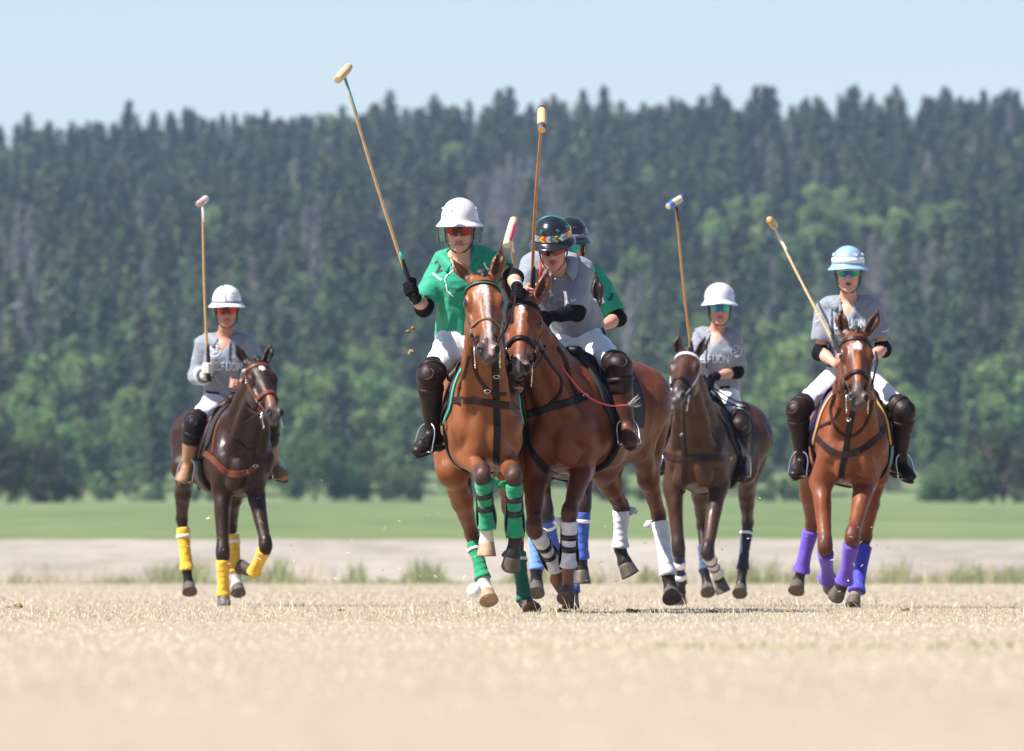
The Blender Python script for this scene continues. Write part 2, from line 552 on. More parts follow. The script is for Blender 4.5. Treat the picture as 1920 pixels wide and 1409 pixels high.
M_straw = leaf_mat('straw', trans=.3)
STR = [(.74, .65, .49), (.70, .59, .43), (.80, .72, .57), (.64, .52, .36), (.58, .51, .37), (.78, .69, .53)]
blades('dry_grass', 46000, (41, 66), (.006, .022), (.0020, .004), STR, M_straw, lean=.998, label='short dry straw-coloured mown grass under and around the horses', seed=3)
blades('near_grass', 15000, (15, 41), (.004, .012), (.003, .006), STR, M_straw, lean=.998, label='blurred dry grass in the near foreground', seed=4, dpow=.7)
blades('far_grass', 16000, (66, 160), (.010, .035), (.006, .012), STR, M_straw, lean=.95, label='dry grass out to the far edge of the field', seed=5)
def patch_c(x, d, g): return vnoise(np.stack([x, d * .3, 0 * x], 1), .55, 9) + g.random(len(x)) * .25 > .62
blades('green_patch', 9000, (27, 37), (.008, .025), (.004, .008), [(.34, .40, .17), (.42, .44, .20), (.5, .45, .25)], M_straw, lean=.9, label='faint green patches in the near dry grass', seed=6, clump=lambda x, d, g: patch_c(x, d, g))
blades('tall_straw', 260, (43, 60), (.05, .14), (.003, .005), STR, M_straw, lean=.9, label='odd longer straws sticking up from the mown grass', seed=8)
# verge of green tufts along the far edge of the field
def tuft_c(x, d, g):
    k = vnoise(np.stack([x, 0 * x, 0 * x], 1), 1.9, 21) + .7 * vnoise(np.stack([x, 0 * x, 0 * x], 1), 5.5, 22)
    return k + g.random(len(x)) * 1.1 > .35
def tuft_c2(x, d, g):
    k = vnoise(np.stack([x, 0 * x, 0 * x], 1), 2.0, 31)
    return k + g.random(len(x)) * .6 > .35
M_tuft = leaf_mat('verge_grass', trans=.35)
for_h = [(.17, .22, .085), (.22, .27, .11), (.29, .31, .15), (.36, .33, .19)]
blades('verge_grass', 9000, (156, 163), (.14, .60), (.012, .020), for_h, M_tuft, lean=.55, label='green grass tufts along the far edge of the dry field', seed=11, clump=tuft_c, hmod=lambda x, d: np.clip(.30 + 1.2 * (vnoise(np.stack([x, 0 * x, 0 * x], 1), 1.9, 21) + .8 * vnoise(np.stack([x, 0 * x, 0 * x], 1), 5.5, 22)), .15, 1.25), xs=lambda g, n, d: (g.random(n) * 2 - 1) * 13)
blades('verge_straw', 4500, (156, 164), (.10, .55), (.008, .014), [(.66, .54, .38), (.58, .47, .34), (.5, .42, .3)], M_tuft, lean=.6, label='pale dry seed stalks among the verge tufts', seed=12, clump=tuft_c2, xs=lambda g, n, d: (g.random(n) * 2 - 1) * 13)

# ---------------------------------------------------------------- trees
def conifer_mesh(seed, H=15.0, lean=1.0, dens=1.0, cols=((.056, .090, .040), (.090, .126, .056), (.132, .162, .074))):
    g = np.random.default_rng(seed); vs, fs, cc = [], [], []
    cols = np.array(cols); base_r = H * g.uniform(.23, .34) * lean
    NB = int(250 * dens); topw = g.uniform(.62, 1.0); z0 = g.uniform(.06, .16); gold = 2.39996
    side_w = 1 + .25 * np.sin(np.arange(6) + g.uniform(0, 6.28))
    for i in range(NB):
        t = (i + g.uniform(-4, 4)) / NB; t = min(max(t, 0), 1) ** .92
        z = H * (z0 + (1 - z0) * t); a = i * gold + g.uniform(-.5, .5)
        rr = base_r * (1 - t) ** topw * g.uniform(.55, 1.2) * side_w[int(a * 6 / 6.283) % 6] * (1 + .18 * math.sin(t * 23 + seed)) + .16
        if t < .12: rr *= .8
        dr = np.array([math.cos(a), math.sin(a), 0]); sdv = np.array([-math.sin(a), math.cos(a), 0])
        ns = max(2, int(rr / .55)); tl = g.uniform(-.1, .45)
        for k in range(ns):
            s = (k + .6) / ns * rr
            c = dr * s + np.array([0, 0, z - s * tl]); sz = (g.uniform(.30, .58) * (1.15 - .5 * k / ns) + .08) * (1.25 if dens < .9 else 1)
            for r_ in range(2):
                o = c + g.normal(0, .17, 3); u1 = dr * sz * g.uniform(.7, 1.3) + np.array([0, 0, sz * g.uniform(-.8, .25)]); u2 = sdv * sz * g.uniform(.4, .9) + np.array([0, 0, g.uniform(-.45, .45) * sz])
                n = len(vs); vs += [o - u2 * .9, o + u1, o + u2 * .9, o - u1 * .5 - np.array([0, 0, sz * .3])]
                fs.append((n, n + 1, n + 2, n + 3)); col = cols[g.integers(0, len(cols))] * g.uniform(.7, 1.35); cc += [col] * 4
    n = len(vs)
    for k in range(3):       # leader
        a = k * 2.1; vs += [np.array([.09 * math.cos(a), .09 * math.sin(a), H * .93]), np.array([.09 * math.cos(a + 2), .09 * math.sin(a + 2), H * .93]), np.array([0, 0, H * 1.03]), np.array([0, 0, H * .97])]
        fs.append((n, n + 1, n + 2, n + 3)); n += 4; cc += [cols[1]] * 4
    return np.array(vs), np.array(fs), np.array(cc)

def trunk_mesh(H, r0, seed, limbs=0):
    g = random.Random(seed); m = MB()
    pts = [V3(.15 * math.sin(t * 3 + seed), .15 * math.cos(t * 2.3 + seed), H * t) for t in np.linspace(-.03, .97, 9)]
    m.tube(pts, [r0 * (1 - .93 * t) for t in np.linspace(0, 1, 9)], 7)
    for i in range(limbs):
        t = g.uniform(.3, .95); a = g.uniform(0, 6.28); ln = (1.1 - t) * H * .2 + .4
        b = V3(0, 0, H * t); e = b + V3(math.cos(a) * ln, math.sin(a) * ln, g.uniform(-.25, .45) * ln)
        m.tube([b, (b + e) / 2 + V3(0, 0, .1), e], [.07, .045, .015], 5)
    return np.concatenate(m.v), m.f

def broad_mesh(seed, H=10.0, cols=((.085, .150, .050), (.130, .205, .068), (.175, .25, .090))):
    g = np.random.default_rng(seed); cols = np.array(cols); vs, cc = [], []
    blobs = []
    W_ = H * g.uniform(.30, .40)
    for i in range(g.integers(9, 14)):
        a = g.uniform(0, 6.28); z = g.uniform(.28, .88); rr = W_ * math.sqrt(max(0, 1 - ((z - .5) / .52) ** 2)) * g.uniform(.2, .75)
        blobs.append((np.array([math.cos(a) * rr, math.sin(a) * rr, H * z]), H * g.uniform(.09, .17)))
    blobs.append((np.array([0, 0, H * .88]), H * .11)); blobs.append((np.array([0, 0, H * .25]), H * .18))
    for i in range(5):
        a = g.uniform(0, 6.28); blobs.append((np.array([math.cos(a) * W_ * .7, math.sin(a) * W_ * .7, H * g.uniform(.06, .3)]), H * g.uniform(.09, .15)))
    for c, r in blobs:
        n = int(230 * (r / (H * .14)) ** 2); d = g.normal(0, 1, (n, 3)); d /= np.linalg.norm(d, axis=1)[:, None]
        p = c + d * r * g.uniform(.45, 1.30, (n, 1)) * np.array([1, 1, .85]); sz = H * g.uniform(.018, .036, n)
        cb = cols[g.integers(0, len(cols))] * g.uniform(.8, 1.2)
        for k in range(n):
            u1 = g.normal(0, 1, 3); u1 /= np.linalg.norm(u1); u2 = np.cross(u1, g.normal(0, 1, 3)); u2 /= np.linalg.norm(u2) + 1e-9
            vs += [p[k] - u1 * sz[k], p[k] + u2 * sz[k] * .7, p[k] + u1 * sz[k], p[k] - u2 * sz[k] * .7]; cc += [cb * g.uniform(.7, 1.3)] * 4
    n = len(vs)
    return np.array(vs), np.arange(n).reshape(-1, 4), np.array(cc)

def bare_mesh(seed, H=15.0):
    """dead grey conifer: broken whorls of bare twigs"""
    g = np.random.default_rng(seed); vs, fs, cc = [], [], []
    for i in range(420):
        t = g.uniform(.12, 1) ; a = g.uniform(0, 6.28); ln = H * .15 * (1.08 - t) * g.uniform(.5, 1.1) + .2
        dr = np.array([math.cos(a), math.sin(a), g.uniform(-.35, .15)]); b = np.array([0, 0, H * t]); w = np.array([0, 0, .035])
        n = len(vs); e = b + dr * ln
        vs += [b - w, b + w, e + w * .3, e - w * .3]; fs.append((n, n + 1, n + 2, n + 3)); cc += [np.array([.22, .21, .20]) * g.uniform(.7, 1.2)] * 4
        for k in range(5):
            o = b + dr * ln * g.uniform(.3, 1); u = g.normal(0, 1, 3) * .26; v = g.normal(0, 1, 3) * .045
            n = len(vs); vs += [o - v, o + v, o + u + v * .4, o + u - v * .4]; fs.append((n, n + 1, n + 2, n + 3)); cc += [np.array([.215, .21, .20]) * g.uniform(.7, 1.2)] * 4
    return np.array(vs), np.array(fs), np.array(cc)

M_con = leaf_mat('conifer_needles', rnd=.35, trans=.12, rough=.7, hue=.03)
M_bro = leaf_mat('broad_leaves', rnd=.25, trans=.25, rough=.6, hue=.02)
M_bare = leaf_mat('dead_twigs', rnd=.2, trans=.0, rough=.9)
M_bark = mat('bark', (.10, .075, .06), .95, var=.4, vscale=3, bump=.8, bscale=12)
M_barkg = mat('grey_bark', (.30, .26, .24), .95, var=.3, vscale=3, bump=.8, bscale=12)

def proto(fn, kind, n, m, bark, trunkr, limbs, H):
    out = []
    for i in range(n):
        v, f, c = fn(100 + i * 7)
        me = mk_mesh(kind + '_crown', v, f, c, smooth=False); me.materials.append(m)
        tv, tf = trunk_mesh(H, trunkr, i, limbs); tm = mk_mesh(kind + '_trunk', tv, tf); tm.materials.append(bark)
        out.append((me, tm))
    return out
CON = proto(lambda s: conifer_mesh(s), 'conifer', 7, M_con, M_bark, .28, 6, 15.0)
CON += proto(lambda s: conifer_mesh(s, lean=1.35, dens=.9, cols=((.066, .094, .056), (.090, .118, .068), (.125, .145, .085))), 'conifer', 3, M_con, M_bark, .3, 6, 15.0)
CONL = proto(lambda s: conifer_mesh(s, lean=1.15, dens=.62), 'conifer', 6, M_con, M_bark, .28, 0, 15.0)
BRO = proto(lambda s: broad_mesh(s), 'broadleaf', 5, M_bro, M_bark, .22, 9, 7.5)
BARE = proto(lambda s: bare_mesh(s), 'dead_tree', 3, M_bare, M_barkg, .22, 14, 15.0)

def add_tree(name, P_, x, d, s, rot, label, group, sx=1.0):
    cm, tm = P_
    r = bpy.data.objects.new(name, None); COL.objects.link(r)
    z = float(gz(np.array([x]), np.array([d]))[0])
    r.location = (x, d, z); r.rotation_euler = (0, 0, rot); r.scale = (s * sx, s * sx, s)
    r['label'] = label; r['category'] = 'tree'; r['group'] = group
    for nm, me in (('crown', cm), ('trunk', tm)):
        o = bpy.data.objects.new(nm, me); COL.objects.link(o); o.parent = r
    return r

g = np.random.default_rng(41)
cand = []
rows = 38
for i in range(rows):
    d = 812 + (1500 - 812) * (i / (rows - 1)) ** 1.0
    half = d * .0605 + 4
    step = 3.0
    n = int(2 * half / step)
    for k in range(n):
        x = -half + (k + g.uniform(-.1, 1.1)) * 2 * half / n
        cand.append((x, d + g.uniform(-10, 10), i))
n_c = n_b = 0; rest = []; back = []
def zone(x, d, i):
    """what grows here, following the photo: bright broadleaf pockets, grey dead stands, dark conifers elsewhere"""
    z = float(gz(np.array([x]), np.array([d]))[0]); u = U0 + x * K / d; v = V0 - (z + 8 - CH) * K / d
    def near(cu, cv, ru, rv): return ((u - cu) / ru) ** 2 + ((v - cv) / rv) ** 2 < g.uniform(.5, 1.3)
    if near(650, 690, 130, 110) or near(130, 700, 90, 110) or near(1530, 400, 330, 60) or near(1840, 700, 120, 80): return 'b' if g.random() < .7 else 'c'
    if g.random() < .5 and (near(760, 860, 330, 45) or near(330, 800, 200, 60)) or near(1500, 640, 120, 120) and g.random() < .4: return 'b'
    if i <= 2 and g.random() < .6: return 'b'
    if near(1470, 330, 60, 60) or near(1690, 480, 60, 130) or near(520, 480, 90, 110) or near(950, 390, 110, 90) or near(40, 520, 40, 120) or near(1180, 560, 60, 80):
        if g.random() < .45: return 'd'
    if g.random() < .02: return 'd'
    if g.random() < (.10 if i < 14 else .05): return 'b'
    return 'c'
side = lambda u: 'left' if u < 640 else ('middle' if u < 1280 else 'right')
cand.sort(key=lambda c: c[1])
stuffs = []
LMK = [(90, 'at the left edge'), (200, 'left of the far left rider'), (330, 'just left of the far left mallet'), (430, 'above the far left rider'), (540, 'right of the far left rider'), (650, 'left of the tallest mallet'),
       (760, 'behind the tallest raised mallet'), (900, 'above the white floral helmet'), (1000, 'between the two centre mallets'), (1110, 'above the black beaded helmet'), (1230, 'right of the black helmets'),
       (1300, 'behind the blue-ended mallet'), (1420, 'above the plain pale helmet'), (1540, 'behind the slanting right mallet'), (1660, 'above the light blue helmet'), (1790, 'right of the light blue helmet'), (9999, 'at the right edge')]
LV = ['in the lowest row', 'low on the slope', 'on the lower slope', 'half way up', 'above mid slope', 'high on the slope', 'just below the ridge', 'on the ridge']
def tlabel(kind, u, i, s, wide):
    kind = kind.replace('bright green leafy tree', 'leafy tree')
    w = next(t for a, t in LMK if u < a)
    lv = LV[min(7, int(i * 8 / rows))] if i < rows - 2 else LV[7]
    return ' '.join(('short' if s < .55 else ('tall' if s > .68 else 'mid-sized'), wide, kind, lv + ',', w))
CW = ['slim', 'narrow', 'tapering', 'ragged', 'even', 'full', 'loose', 'broad', 'wide', 'spreading']
BW = ['round', 'domed', 'lumpy', 'spreading', 'loose']
DW = ['twiggy', 'sparse', 'brittle']
seen = {}
for (x, d, i) in cand:
    k = zone(x, d, i); u = U0 + x * K / d
    if k == 'c':
        big = g.uniform(.38, .82) * (.85 if i < 4 else 1.0)
        if i >= rows - 2: big = g.uniform(.46, .64) if g.random() < .93 else g.uniform(.70, .90)
        pi = int(g.integers(0, len(CON)))
        if n_c >= 298:
            pi = int(g.integers(0, len(CONL)))
            stuffs.append((x, d, big, g.uniform(0, 6.28), pi)); continue
        n_c += 1
        add_tree('conifer', CON[pi], x, d, big, g.uniform(0, 6.28), tlabel('dark conifer', u, i, big, CW[pi]), 'conifers of the wooded hill')
    elif k == 'b':
        s = g.uniform(.5, .9)
        if i <= 1: s = g.uniform(.4, .8)
        pi = int(g.integers(0, len(BRO)))
        add_tree('broadleaf_tree', BRO[pi], x, d, s, g.uniform(0, 6.28), tlabel('bright green leafy tree', u, i, s, BW[pi]), 'leafy trees of the wooded hill')
    else:
        s = g.uniform(.5, .8); pi = int(g.integers(0, len(BARE)))
        add_tree('dead_tree', BARE[pi], x, d, s, g.uniform(0, 6.28), tlabel('grey dead tree', u, i, s, DW[pi]), 'grey dead trees of the wooded hill')
# the conifers beyond the first three hundred: one far-off wood
if stuffs:
    Vs, Fs, Cs, off = [], [], [], 0
    src = {}
    for (x, d, s, rot, pi) in stuffs:
        if pi not in src:
            me = CONL[pi][0]; nv = len(me.vertices); co = np.empty(nv * 3, np.float32); me.vertices.foreach_get('co', co)
            li = np.empty(len(me.loops), np.int32); me.loops.foreach_get('vertex_index', li); ca = np.empty(nv * 4, np.float32); me.color_attributes['Col'].data.foreach_get('color', ca)
            src[pi] = (co.reshape(-1, 3), li.reshape(-1, 4), ca.reshape(-1, 4)[:, :3])
        co, q, ca = src[pi]
        c_, s_ = math.cos(rot), math.sin(rot)
        Rm = np.array([[c_, s_, 0], [-s_, c_, 0], [0, 0, 1]])
        z = float(gz(np.array([x]), np.array([d]))[0])
        Vs.append(co @ Rm * s + np.array([x, d, z])); Fs.append(q + off); Cs.append(ca * g.uniform(.7, 1.3)); off += len(co)
    o = obj('far_wood', np.concatenate(Vs), np.concatenate(Fs), M_con, None, cols=np.concatenate(Cs), smooth=False)
    tagged(o, 'dense mass of dark conifers filling the wooded hillside between the single trees', 'wood', kind='stuff')
by = {}
for o in list(COL.objects):
    if o.get('category') == 'tree': by.setdefault(o['label'], []).append(o)
for t, os_ in by.items():
    if len(os_) > 1:
        os_.sort(key=lambda o: o.location.x / o.location.y)
        for k, o in enumerate(os_):
            o['label'] = ('leftmost ' if k == 0 else ('rightmost ' if k == len(os_) - 1 else ('middle ' if len(os_) == 3 else ('second ', 'third ', 'fourth ', 'fifth ')[k - 1]))) + t
# bushes at the foot of the hill
def bush(u, v_top, w_px, d, label, cols, seed):
    h = (935 - v_top) * d / K; w = w_px * d / K
    gg = np.random.default_rng(seed); vs, cc = [], []
    nb = 16
    for i in range(nb):
        c = np.array([gg.uniform(-.42, .42) * w, gg.uniform(-.3, .3) * w, 0]); hh = h * (1 - (2 * abs(c[0]) / w) ** 2 * .6)
        c[2] = gg.uniform(.15, .8) * hh; r = gg.uniform(.14, .26) * min(w, h)
        n = 420; dd = gg.normal(0, 1, (n, 3)); dd /= np.linalg.norm(dd, axis=1)[:, None]; p = c + dd * r * gg.uniform(.25, 1.35, (n, 1)) * np.array([1, 1, 1.25])
        cb = np.array(cols[gg.integers(0, len(cols))])
        for k in range(n):
            s = gg.uniform(.06, .16) * (h / 5 + .4); u1 = gg.normal(0, 1, 3); u1 /= np.linalg.norm(u1); u2 = np.cross(u1, gg.normal(0, 1, 3)); u2 /= np.linalg.norm(u2)
            vs += [p[k] - u1 * s, p[k] + u2 * s * .6, p[k] + u1 * s, p[k] - u2 * s * .6]; cc += [cb * gg.uniform(.7, 1.3)] * 4
    x = (u - U0) * d / K; z = float(gz(np.array([x]), np.array([d]))[0])
    V = np.array(vs); V[:, 2] = np.maximum(V[:, 2], -.1)
    r = root_empty('bush', (x, d, z), label, 'bush')
    obj('foliage', V + np.array([x, d, z]), np.arange(len(V)).reshape(-1, 4), M_bro, r, cols=np.array(cc), smooth=False)
    m = MB()
    for i in range(5):
        a = i * 1.3; m.tube([V3(x, d, z - .1), V3(x + math.cos(a) * w * .1, d + math.sin(a) * w * .1, z + h * .4), V3(x + math.cos(a) * w * .25, d + math.sin(a) * w * .2, z + h * .75)], [.06, .045, .02], 5)
    m.build('stem', M_bark, r)
DG = [(.045, .06, .025), (.06, .085, .03), (.09, .085, .04)]; MG = [(.07, .12, .045), (.09, .14, .05)]; LG = [(.12, .17, .07), (.14, .19, .08)]
bush(20, 765, 190, 640, 'big dark olive bush at the far left edge of the green field', DG, 1)
bush(105, 880, 120, 650, 'low dark bush right of the big bush at far left', DG, 2)
bush(590, 815, 170, 700, 'rounded mid-green bush behind the left rider stirrup', MG, 3)
bush(720, 850, 150, 705, 'low pale green bush between the left rider and the centre riders', LG, 4)
bush(250, 890, 170, 720, 'low pale green bush behind the left horse rump', LG, 5)
bush(1790, 850, 130, 690, 'mid-green bush right of the right rider boot', MG, 6)
bush(1880, 790, 170, 650, 'tall dark bush at the far right edge of the green field', DG, 7)
bush(410, 900, 130, 720, 'small green bush between the left horse legs and the wood', MG, 8)
bush(1470, 885, 110, 720, 'low grey-green bush left of the right rider', MG, 9)
bush(930, 880, 160, 720, 'green bush behind the centre horses legs', MG, 10)
bush(1160, 880, 130, 720, 'green bush seen under the centre horse belly', DG, 12)
# ---------------------------------------------------------------- horses
def orient_out(v, q):
    t = v[q]
    vol = np.einsum('ij,ij->i', t[:, 0], np.cross(t[:, 1], t[:, 2])).sum() + np.einsum('ij,ij->i', t[:, 0], np.cross(t[:, 2], t[:, 3])).sum()
    return q if vol > 0 else q[:, ::-1].copy()

def coat_mat():
    m = mat('horse_coat', rough=.46, attr=True, var=.2, vscale=11, bump=.8, bscale=30, bdist=.006, spec=.30, stretch=(1, 1, .35))
    nt = m.node_tree; b = nt.nodes['Principled BSDF']
    if not b.inputs['Roughness'].is_linked:
        nz = nt.nodes.new('ShaderNodeTexNoise'); nz.inputs['Scale'].default_value = 9; nz.inputs['Detail'].default_value = 6
        mr = nt.nodes.new('ShaderNodeMapRange'); mr.inputs[1].default_value = .3; mr.inputs[2].default_value = .7; mr.inputs[3].default_value = .33; mr.inputs[4].default_value = .58
        tc = nt.nodes.new('ShaderNodeTexCoord'); nt.links.new(tc.outputs['Object'], nz.inputs['Vector'])
        nt.links.new(nz.outputs[0], mr.inputs[0]); nt.links.new(mr.outputs[0], b.inputs['Roughness'])
    return m
def hoof_mat(): return mat('hoof_horn', (.085, .066, .052), .6, var=.4, vscale=25, bump=.4, bscale=120)

def head_frame(poll, muz, yaw, roll=0.0):
    a = unit(muz - poll)
    r = V3(math.cos(R(yaw)), math.sin(R(yaw)), math.tan(R(roll)))
    r = unit(r - a * np.dot(a, r))
    n = np.cross(a, r)
    return a, r, n

def build_horse(sp):
    D = sp['D']; hs = sp.get('scale', 1.0)
    def P(t): return PX(t[0], t[1], D + t[2])
    psi = R(sp['yaw'])
    f = V3(math.sin(psi), -math.cos(psi), 0); l = V3(math.cos(psi), math.sin(psi), 0); up = V3(0, 0, 1)
    O = PX(sp['u'], V0, D); O[2] = sp.get('lift', 0.0)
    pit = math.tan(R(sp.get('pitch', 0)))
    def T(x, y, z): return O + (f * x + l * y + up * (z + pit * x)) * hs
    ax_h = np.array([f, l, up])
    root = root_empty('horse', V3(O[0], O[1], 0), sp['label'], 'horse', sp.get('group'))
    coat = V3(*sp['coat']); dark = V3(*sp.get('dark', (.012, .008, .007))); legc = V3(*sp.get('legcol', coat * .8)); muzc = V3(*sp.get('muz', (.06, .045, .04)))
    belly = coat * V3(.85, .8, .75)
    F = Field(.0105)
    # trunk
    wf = sp.get('wide', .92)
    F.cone(T(.34, 0, 1.13), T(-.40, 0, 1.16), .31 * hs, .30 * hs, k=.05, col=coat, w=l, fl=.84 * wf)
    F.ell(T(.50, 0, 1.13), V3(.18, .175 * wf, .26) * hs, ax_h, k=.06, col=coat)
    F.ell(T(.28, 0, 1.40), V3(.28, .075, .11) * hs, ax_h, k=.10, col=coat)
    F.ell(T(-.58, 0, 1.26), V3(.34, .265 * wf ** .8, .25) * hs, ax_h, k=.08, col=coat)
    F.ell(T(-.50, 0, 1.42), V3(.30, .13, .09) * hs, ax_h, k=.10, col=coat)
    for s in (-1, 1):
        F.ell(T(.635, s * .074 * wf, 1.03), V3(.070, .066, .125) * hs, ax_h, k=.035, col=coat)          # breast muscles
        F.ell(T(.60, s * .10 * wf, .92), V3(.06, .06, .07) * hs, ax_h, k=.05, col=coat)
        F.cone(T(.30, s * .10 * wf, 1.40), T(.57, s * .150 * wf, 1.10), .080 * hs, .088 * hs, k=.035, col=coat)   # shoulder
        F.ell(T(.60, s * .158 * wf, 1.06), V3(.065, .055, .075) * hs, ax_h, k=.02, col=coat)
        F.cone(T(.22, s * .145 * wf, 1.28), T(.36, s * .165 * wf, .99), .09 * hs, .085 * hs, k=.03, col=coat)     # triceps
        F.cone(T(-.80, s * .11 * wf, 1.22), T(-.62, s * .13 * wf, 1.30), .13 * hs, .18 * hs, k=.06, col=coat)   # buttock
        F.ell(T(.05, s * .165 * wf, 1.06), V3(.32, .09, .20) * hs, ax_h, k=.08, col=coat)
    F.cone(T(-.86, 0, 1.42), T(-.94, 0, 1.28), .045 * hs, .035 * hs, k=.05, col=dark)
    # head
    poll = P(sp['poll']); muz = poll + 0
    tgt = P(sp['muzzle'])
    A, r, n = head_frame(poll, tgt, sp['hyaw'], sp.get('hroll', 0))
    Hs = sp.get('hscale', 1.06)
    AX = np.array([A, r, n])
    hw = sp.get('hwide', 1.09)
    def H(a, y, z): return poll + (A * a + r * y * hw + n * z) * Hs
    # neck
    nb = coat * V3(.95, .95, .95)
    F.cone(T(.34, 0, 1.38), H(.06, 0, -.12), .115 * hs, .068, k=.06, col=coat, w=l, fl=.72)
    F.cone(T(.44, 0, 1.22), H(.12, 0, -.14), .175 * hs, .076, k=.05, col=nb, w=l, fl=.72)
    F.cone(T(.56, 0, 1.12), H(.20, 0, -.185), .12 * hs, .060, k=.035, col=nb, w=l, fl=.80)
    for s in (-1, 1):
        F.cone(T(.60, s * .125 * wf, 1.14), H(.18, s * .045, -.17), .060 * hs, .040, k=.022, col=nb)
        F.cone(T(.42, s * .11 * wf, 1.30), H(.05, s * .03, -.12), .070 * hs, .045, k=.03, col=nb)
    hc = coat * V3(*sp.get('headtone', (1, 1, 1)))
    F.ell(H(.10, 0, -.06), (.13, .088, .085), AX, k=.03, col=hc)
    F.cone(H(.13, 0, -.078), H(.36, 0, -.068), .092, .058, k=.03, col=hc, w=r, fl=1.06)
    F.ell(H(.175, 0, -.045), (.075, .096, .045), AX, k=.03, col=hc)
    F.cone(H(.13, 0, -.03), H(.46, 0, -.025), .050, .034, k=.03, col=hc)
    for s in (-1, 1):
        F.ell(H(.190, s * .080, -.040), (.050, .020, .028), AX, k=.03, col=hc)
        F.ell(H(.168, s * .078, -.014), (.034, .018, .012), AX, k=.022, col=hc * .95)       # brow
        F.ell(H(.235, s * .052, -.145), (.115, .036, .085), AX, k=.03, col=hc)          # jowl
        F.cone(H(.22, s * .078, -.062), H(.41, s * .050, -.072), .016, .009, k=.010, col=hc)  # cheek ridge
        F.ell(H(.525, s * .042, -.026), (.044, .021, .030), AX, k=.012, col=muzc)
        F.ell(H(.548, s * .046, -.006), (.026, .013, .020), AX, k=.006, col=V3(.003, .002, .002), sub=True)  # nostril hollow coloured near-black, its shade put into the colour
    F.ell(H(.49, 0, -.060), (.085, .050, .052), AX, k=.03, col=muzc)
    F.ell(H(.562, 0, -.058), (.030, .038, .034), AX, k=.015, col=muzc * 1.15)
    jo = sp.get('open', 0.0)
    F.cone(H(.26, 0, -.185), H(.47 + jo * 1.3, 0, -.125 - jo * .7), .042, .030, k=.03, col=hc)
    F.ell(H(.535 + jo * 1.2, 0, -.108 - jo * 1.05), (.040, .030, .020), AX, k=.03, col=muzc * (1.5 if jo else 1))
    if jo:
        F.ell(H(.592, 0, -.106), (.028, .024, .011), AX, k=.006, col=V3(.10, .025, .025), sub=True)
    # ears
    ears = sp.get('ears')
    for s, e in zip((-1, 1), ears):
        b = H(.0, s * .058, -.045); tip = P((e[0], e[1], 0)); tip[1] = b[1] + e[2]
        mid = b * .52 + tip * .48 + r * s * .014
        eo = unit(np.cross(tip - b, V3(0, -1, 0)))
        fw = unit(V3(0, -1, 0) + r * s * .2)
        F.cone(b, mid, .034, .040, k=.018, col=hc, w=fw, fl=.62)
        F.cone(mid, tip, .039, .006, k=.008, col=hc * .75, w=fw, fl=.55)
        F.cone(b * .65 + mid * .35 + fw * .020, mid * .35 + tip * .65 + fw * .016, .022, .010, k=.005, col=hc * .18, sub=True)
    # legs
    ends = []
    wrapc = sp['wrap']
    for key, s in (('FR', -1), ('FL', 1)):
        j = [P(t) for t in sp[key]]
        E_, Kn, Fe, To = j
        S_ = T(.50, s * .135 * wf, 1.08)
        F.cone(S_, E_, .105 * hs, .080 * hs, k=.05, col=coat)
        F.cone(E_, Kn, .070 * hs, .040, k=.03, col=coat * .97)
        F.cone(E_ * .92 + Kn * .08 + l * s * .028 + V3(0, -.02, 0), E_ * .30 + Kn * .70 + l * s * .006 + V3(0, -.012, 0), .042, .024, k=.012, col=coat * .97)
        F.cone(E_ * .95 + Kn * .05 - l * s * .030 + V3(0, -.01, 0), E_ * .40 + Kn * .60 - l * s * .008, .040, .022, k=.012, col=coat * .97)
        d = unit(Kn - E_)
        F.ell(E_ + (Kn - E_) * .26 + V3(0, -.028, 0), (.11, .040, .046), np.array([d, l, np.cross(d, l)]), k=.02, col=coat * .97)
        dk = unit(Fe - Kn)
        kc = sp.get('knee', dark) if not isinstance(sp.get('knee'), dict) else sp['knee'].get(key, dark)
        kc = V3(*kc)
        kax = np.array([unit(d + dk), l, np.cross(unit(d + dk), l)])
        F.ell(Kn - d * .015, (.072, .041, .045), kax, k=.045, col=kc)
        F.ell(Kn + dk * .03, (.045, .038, .038), kax, k=.03, col=kc)
        for s2 in (-1, 1): F.ell(Kn + l * s2 * .022 + V3(0, -.02, 0), (.030, .018, .020), kax, k=.02, col=kc)
        F.cone(Kn + dk * .04 + V3(0, .026, 0), Fe + V3(0, .02, 0), .017, .018, k=.012, col=dark)
        F.cone(Kn, Fe, .035, .029, k=.02, col=dark)
        ends.append((key, Kn, Fe, To, dk))
    for key, s in (('HR', -1), ('HL', 1)):
        j = [P(t) for t in sp[key]]
        St, Ho, Fe, To = j
        Hp = T(-.56, s * .14 * wf, 1.20)
        St = St + V3(0, 0, .07)
        F.cone(Hp, St, .19 * hs, .100 * hs, k=.07, col=coat)
        F.cone(T(-.80, s * .12, 1.15), (St + Ho) / 2, .12 * hs, .048, k=.06, col=coat * .95)
        F.cone(St, Ho, .080 * hs, .041, k=.05, col=coat * .93)
        d = unit(Ho - St); dk = unit(Fe - Ho)
        hk = sp.get('hock', dark)
        hk = V3(*(hk.get(key, dark) if isinstance(hk, dict) else hk))
        bk = unit(d - dk)
        F.ell(Ho, (.06, .036, .045), np.array([unit(d + dk), l, np.cross(unit(d + dk), l)]), k=.03, col=hk)
        F.cone(Ho, Ho + bk * .038 - dk * .02, .03, .022, k=.02, col=hk)
        F.cone(Ho, Fe, .040, .031, k=.02, col=dark)
        ends.append((key, Ho, Fe, To, dk))
    hoofs = []
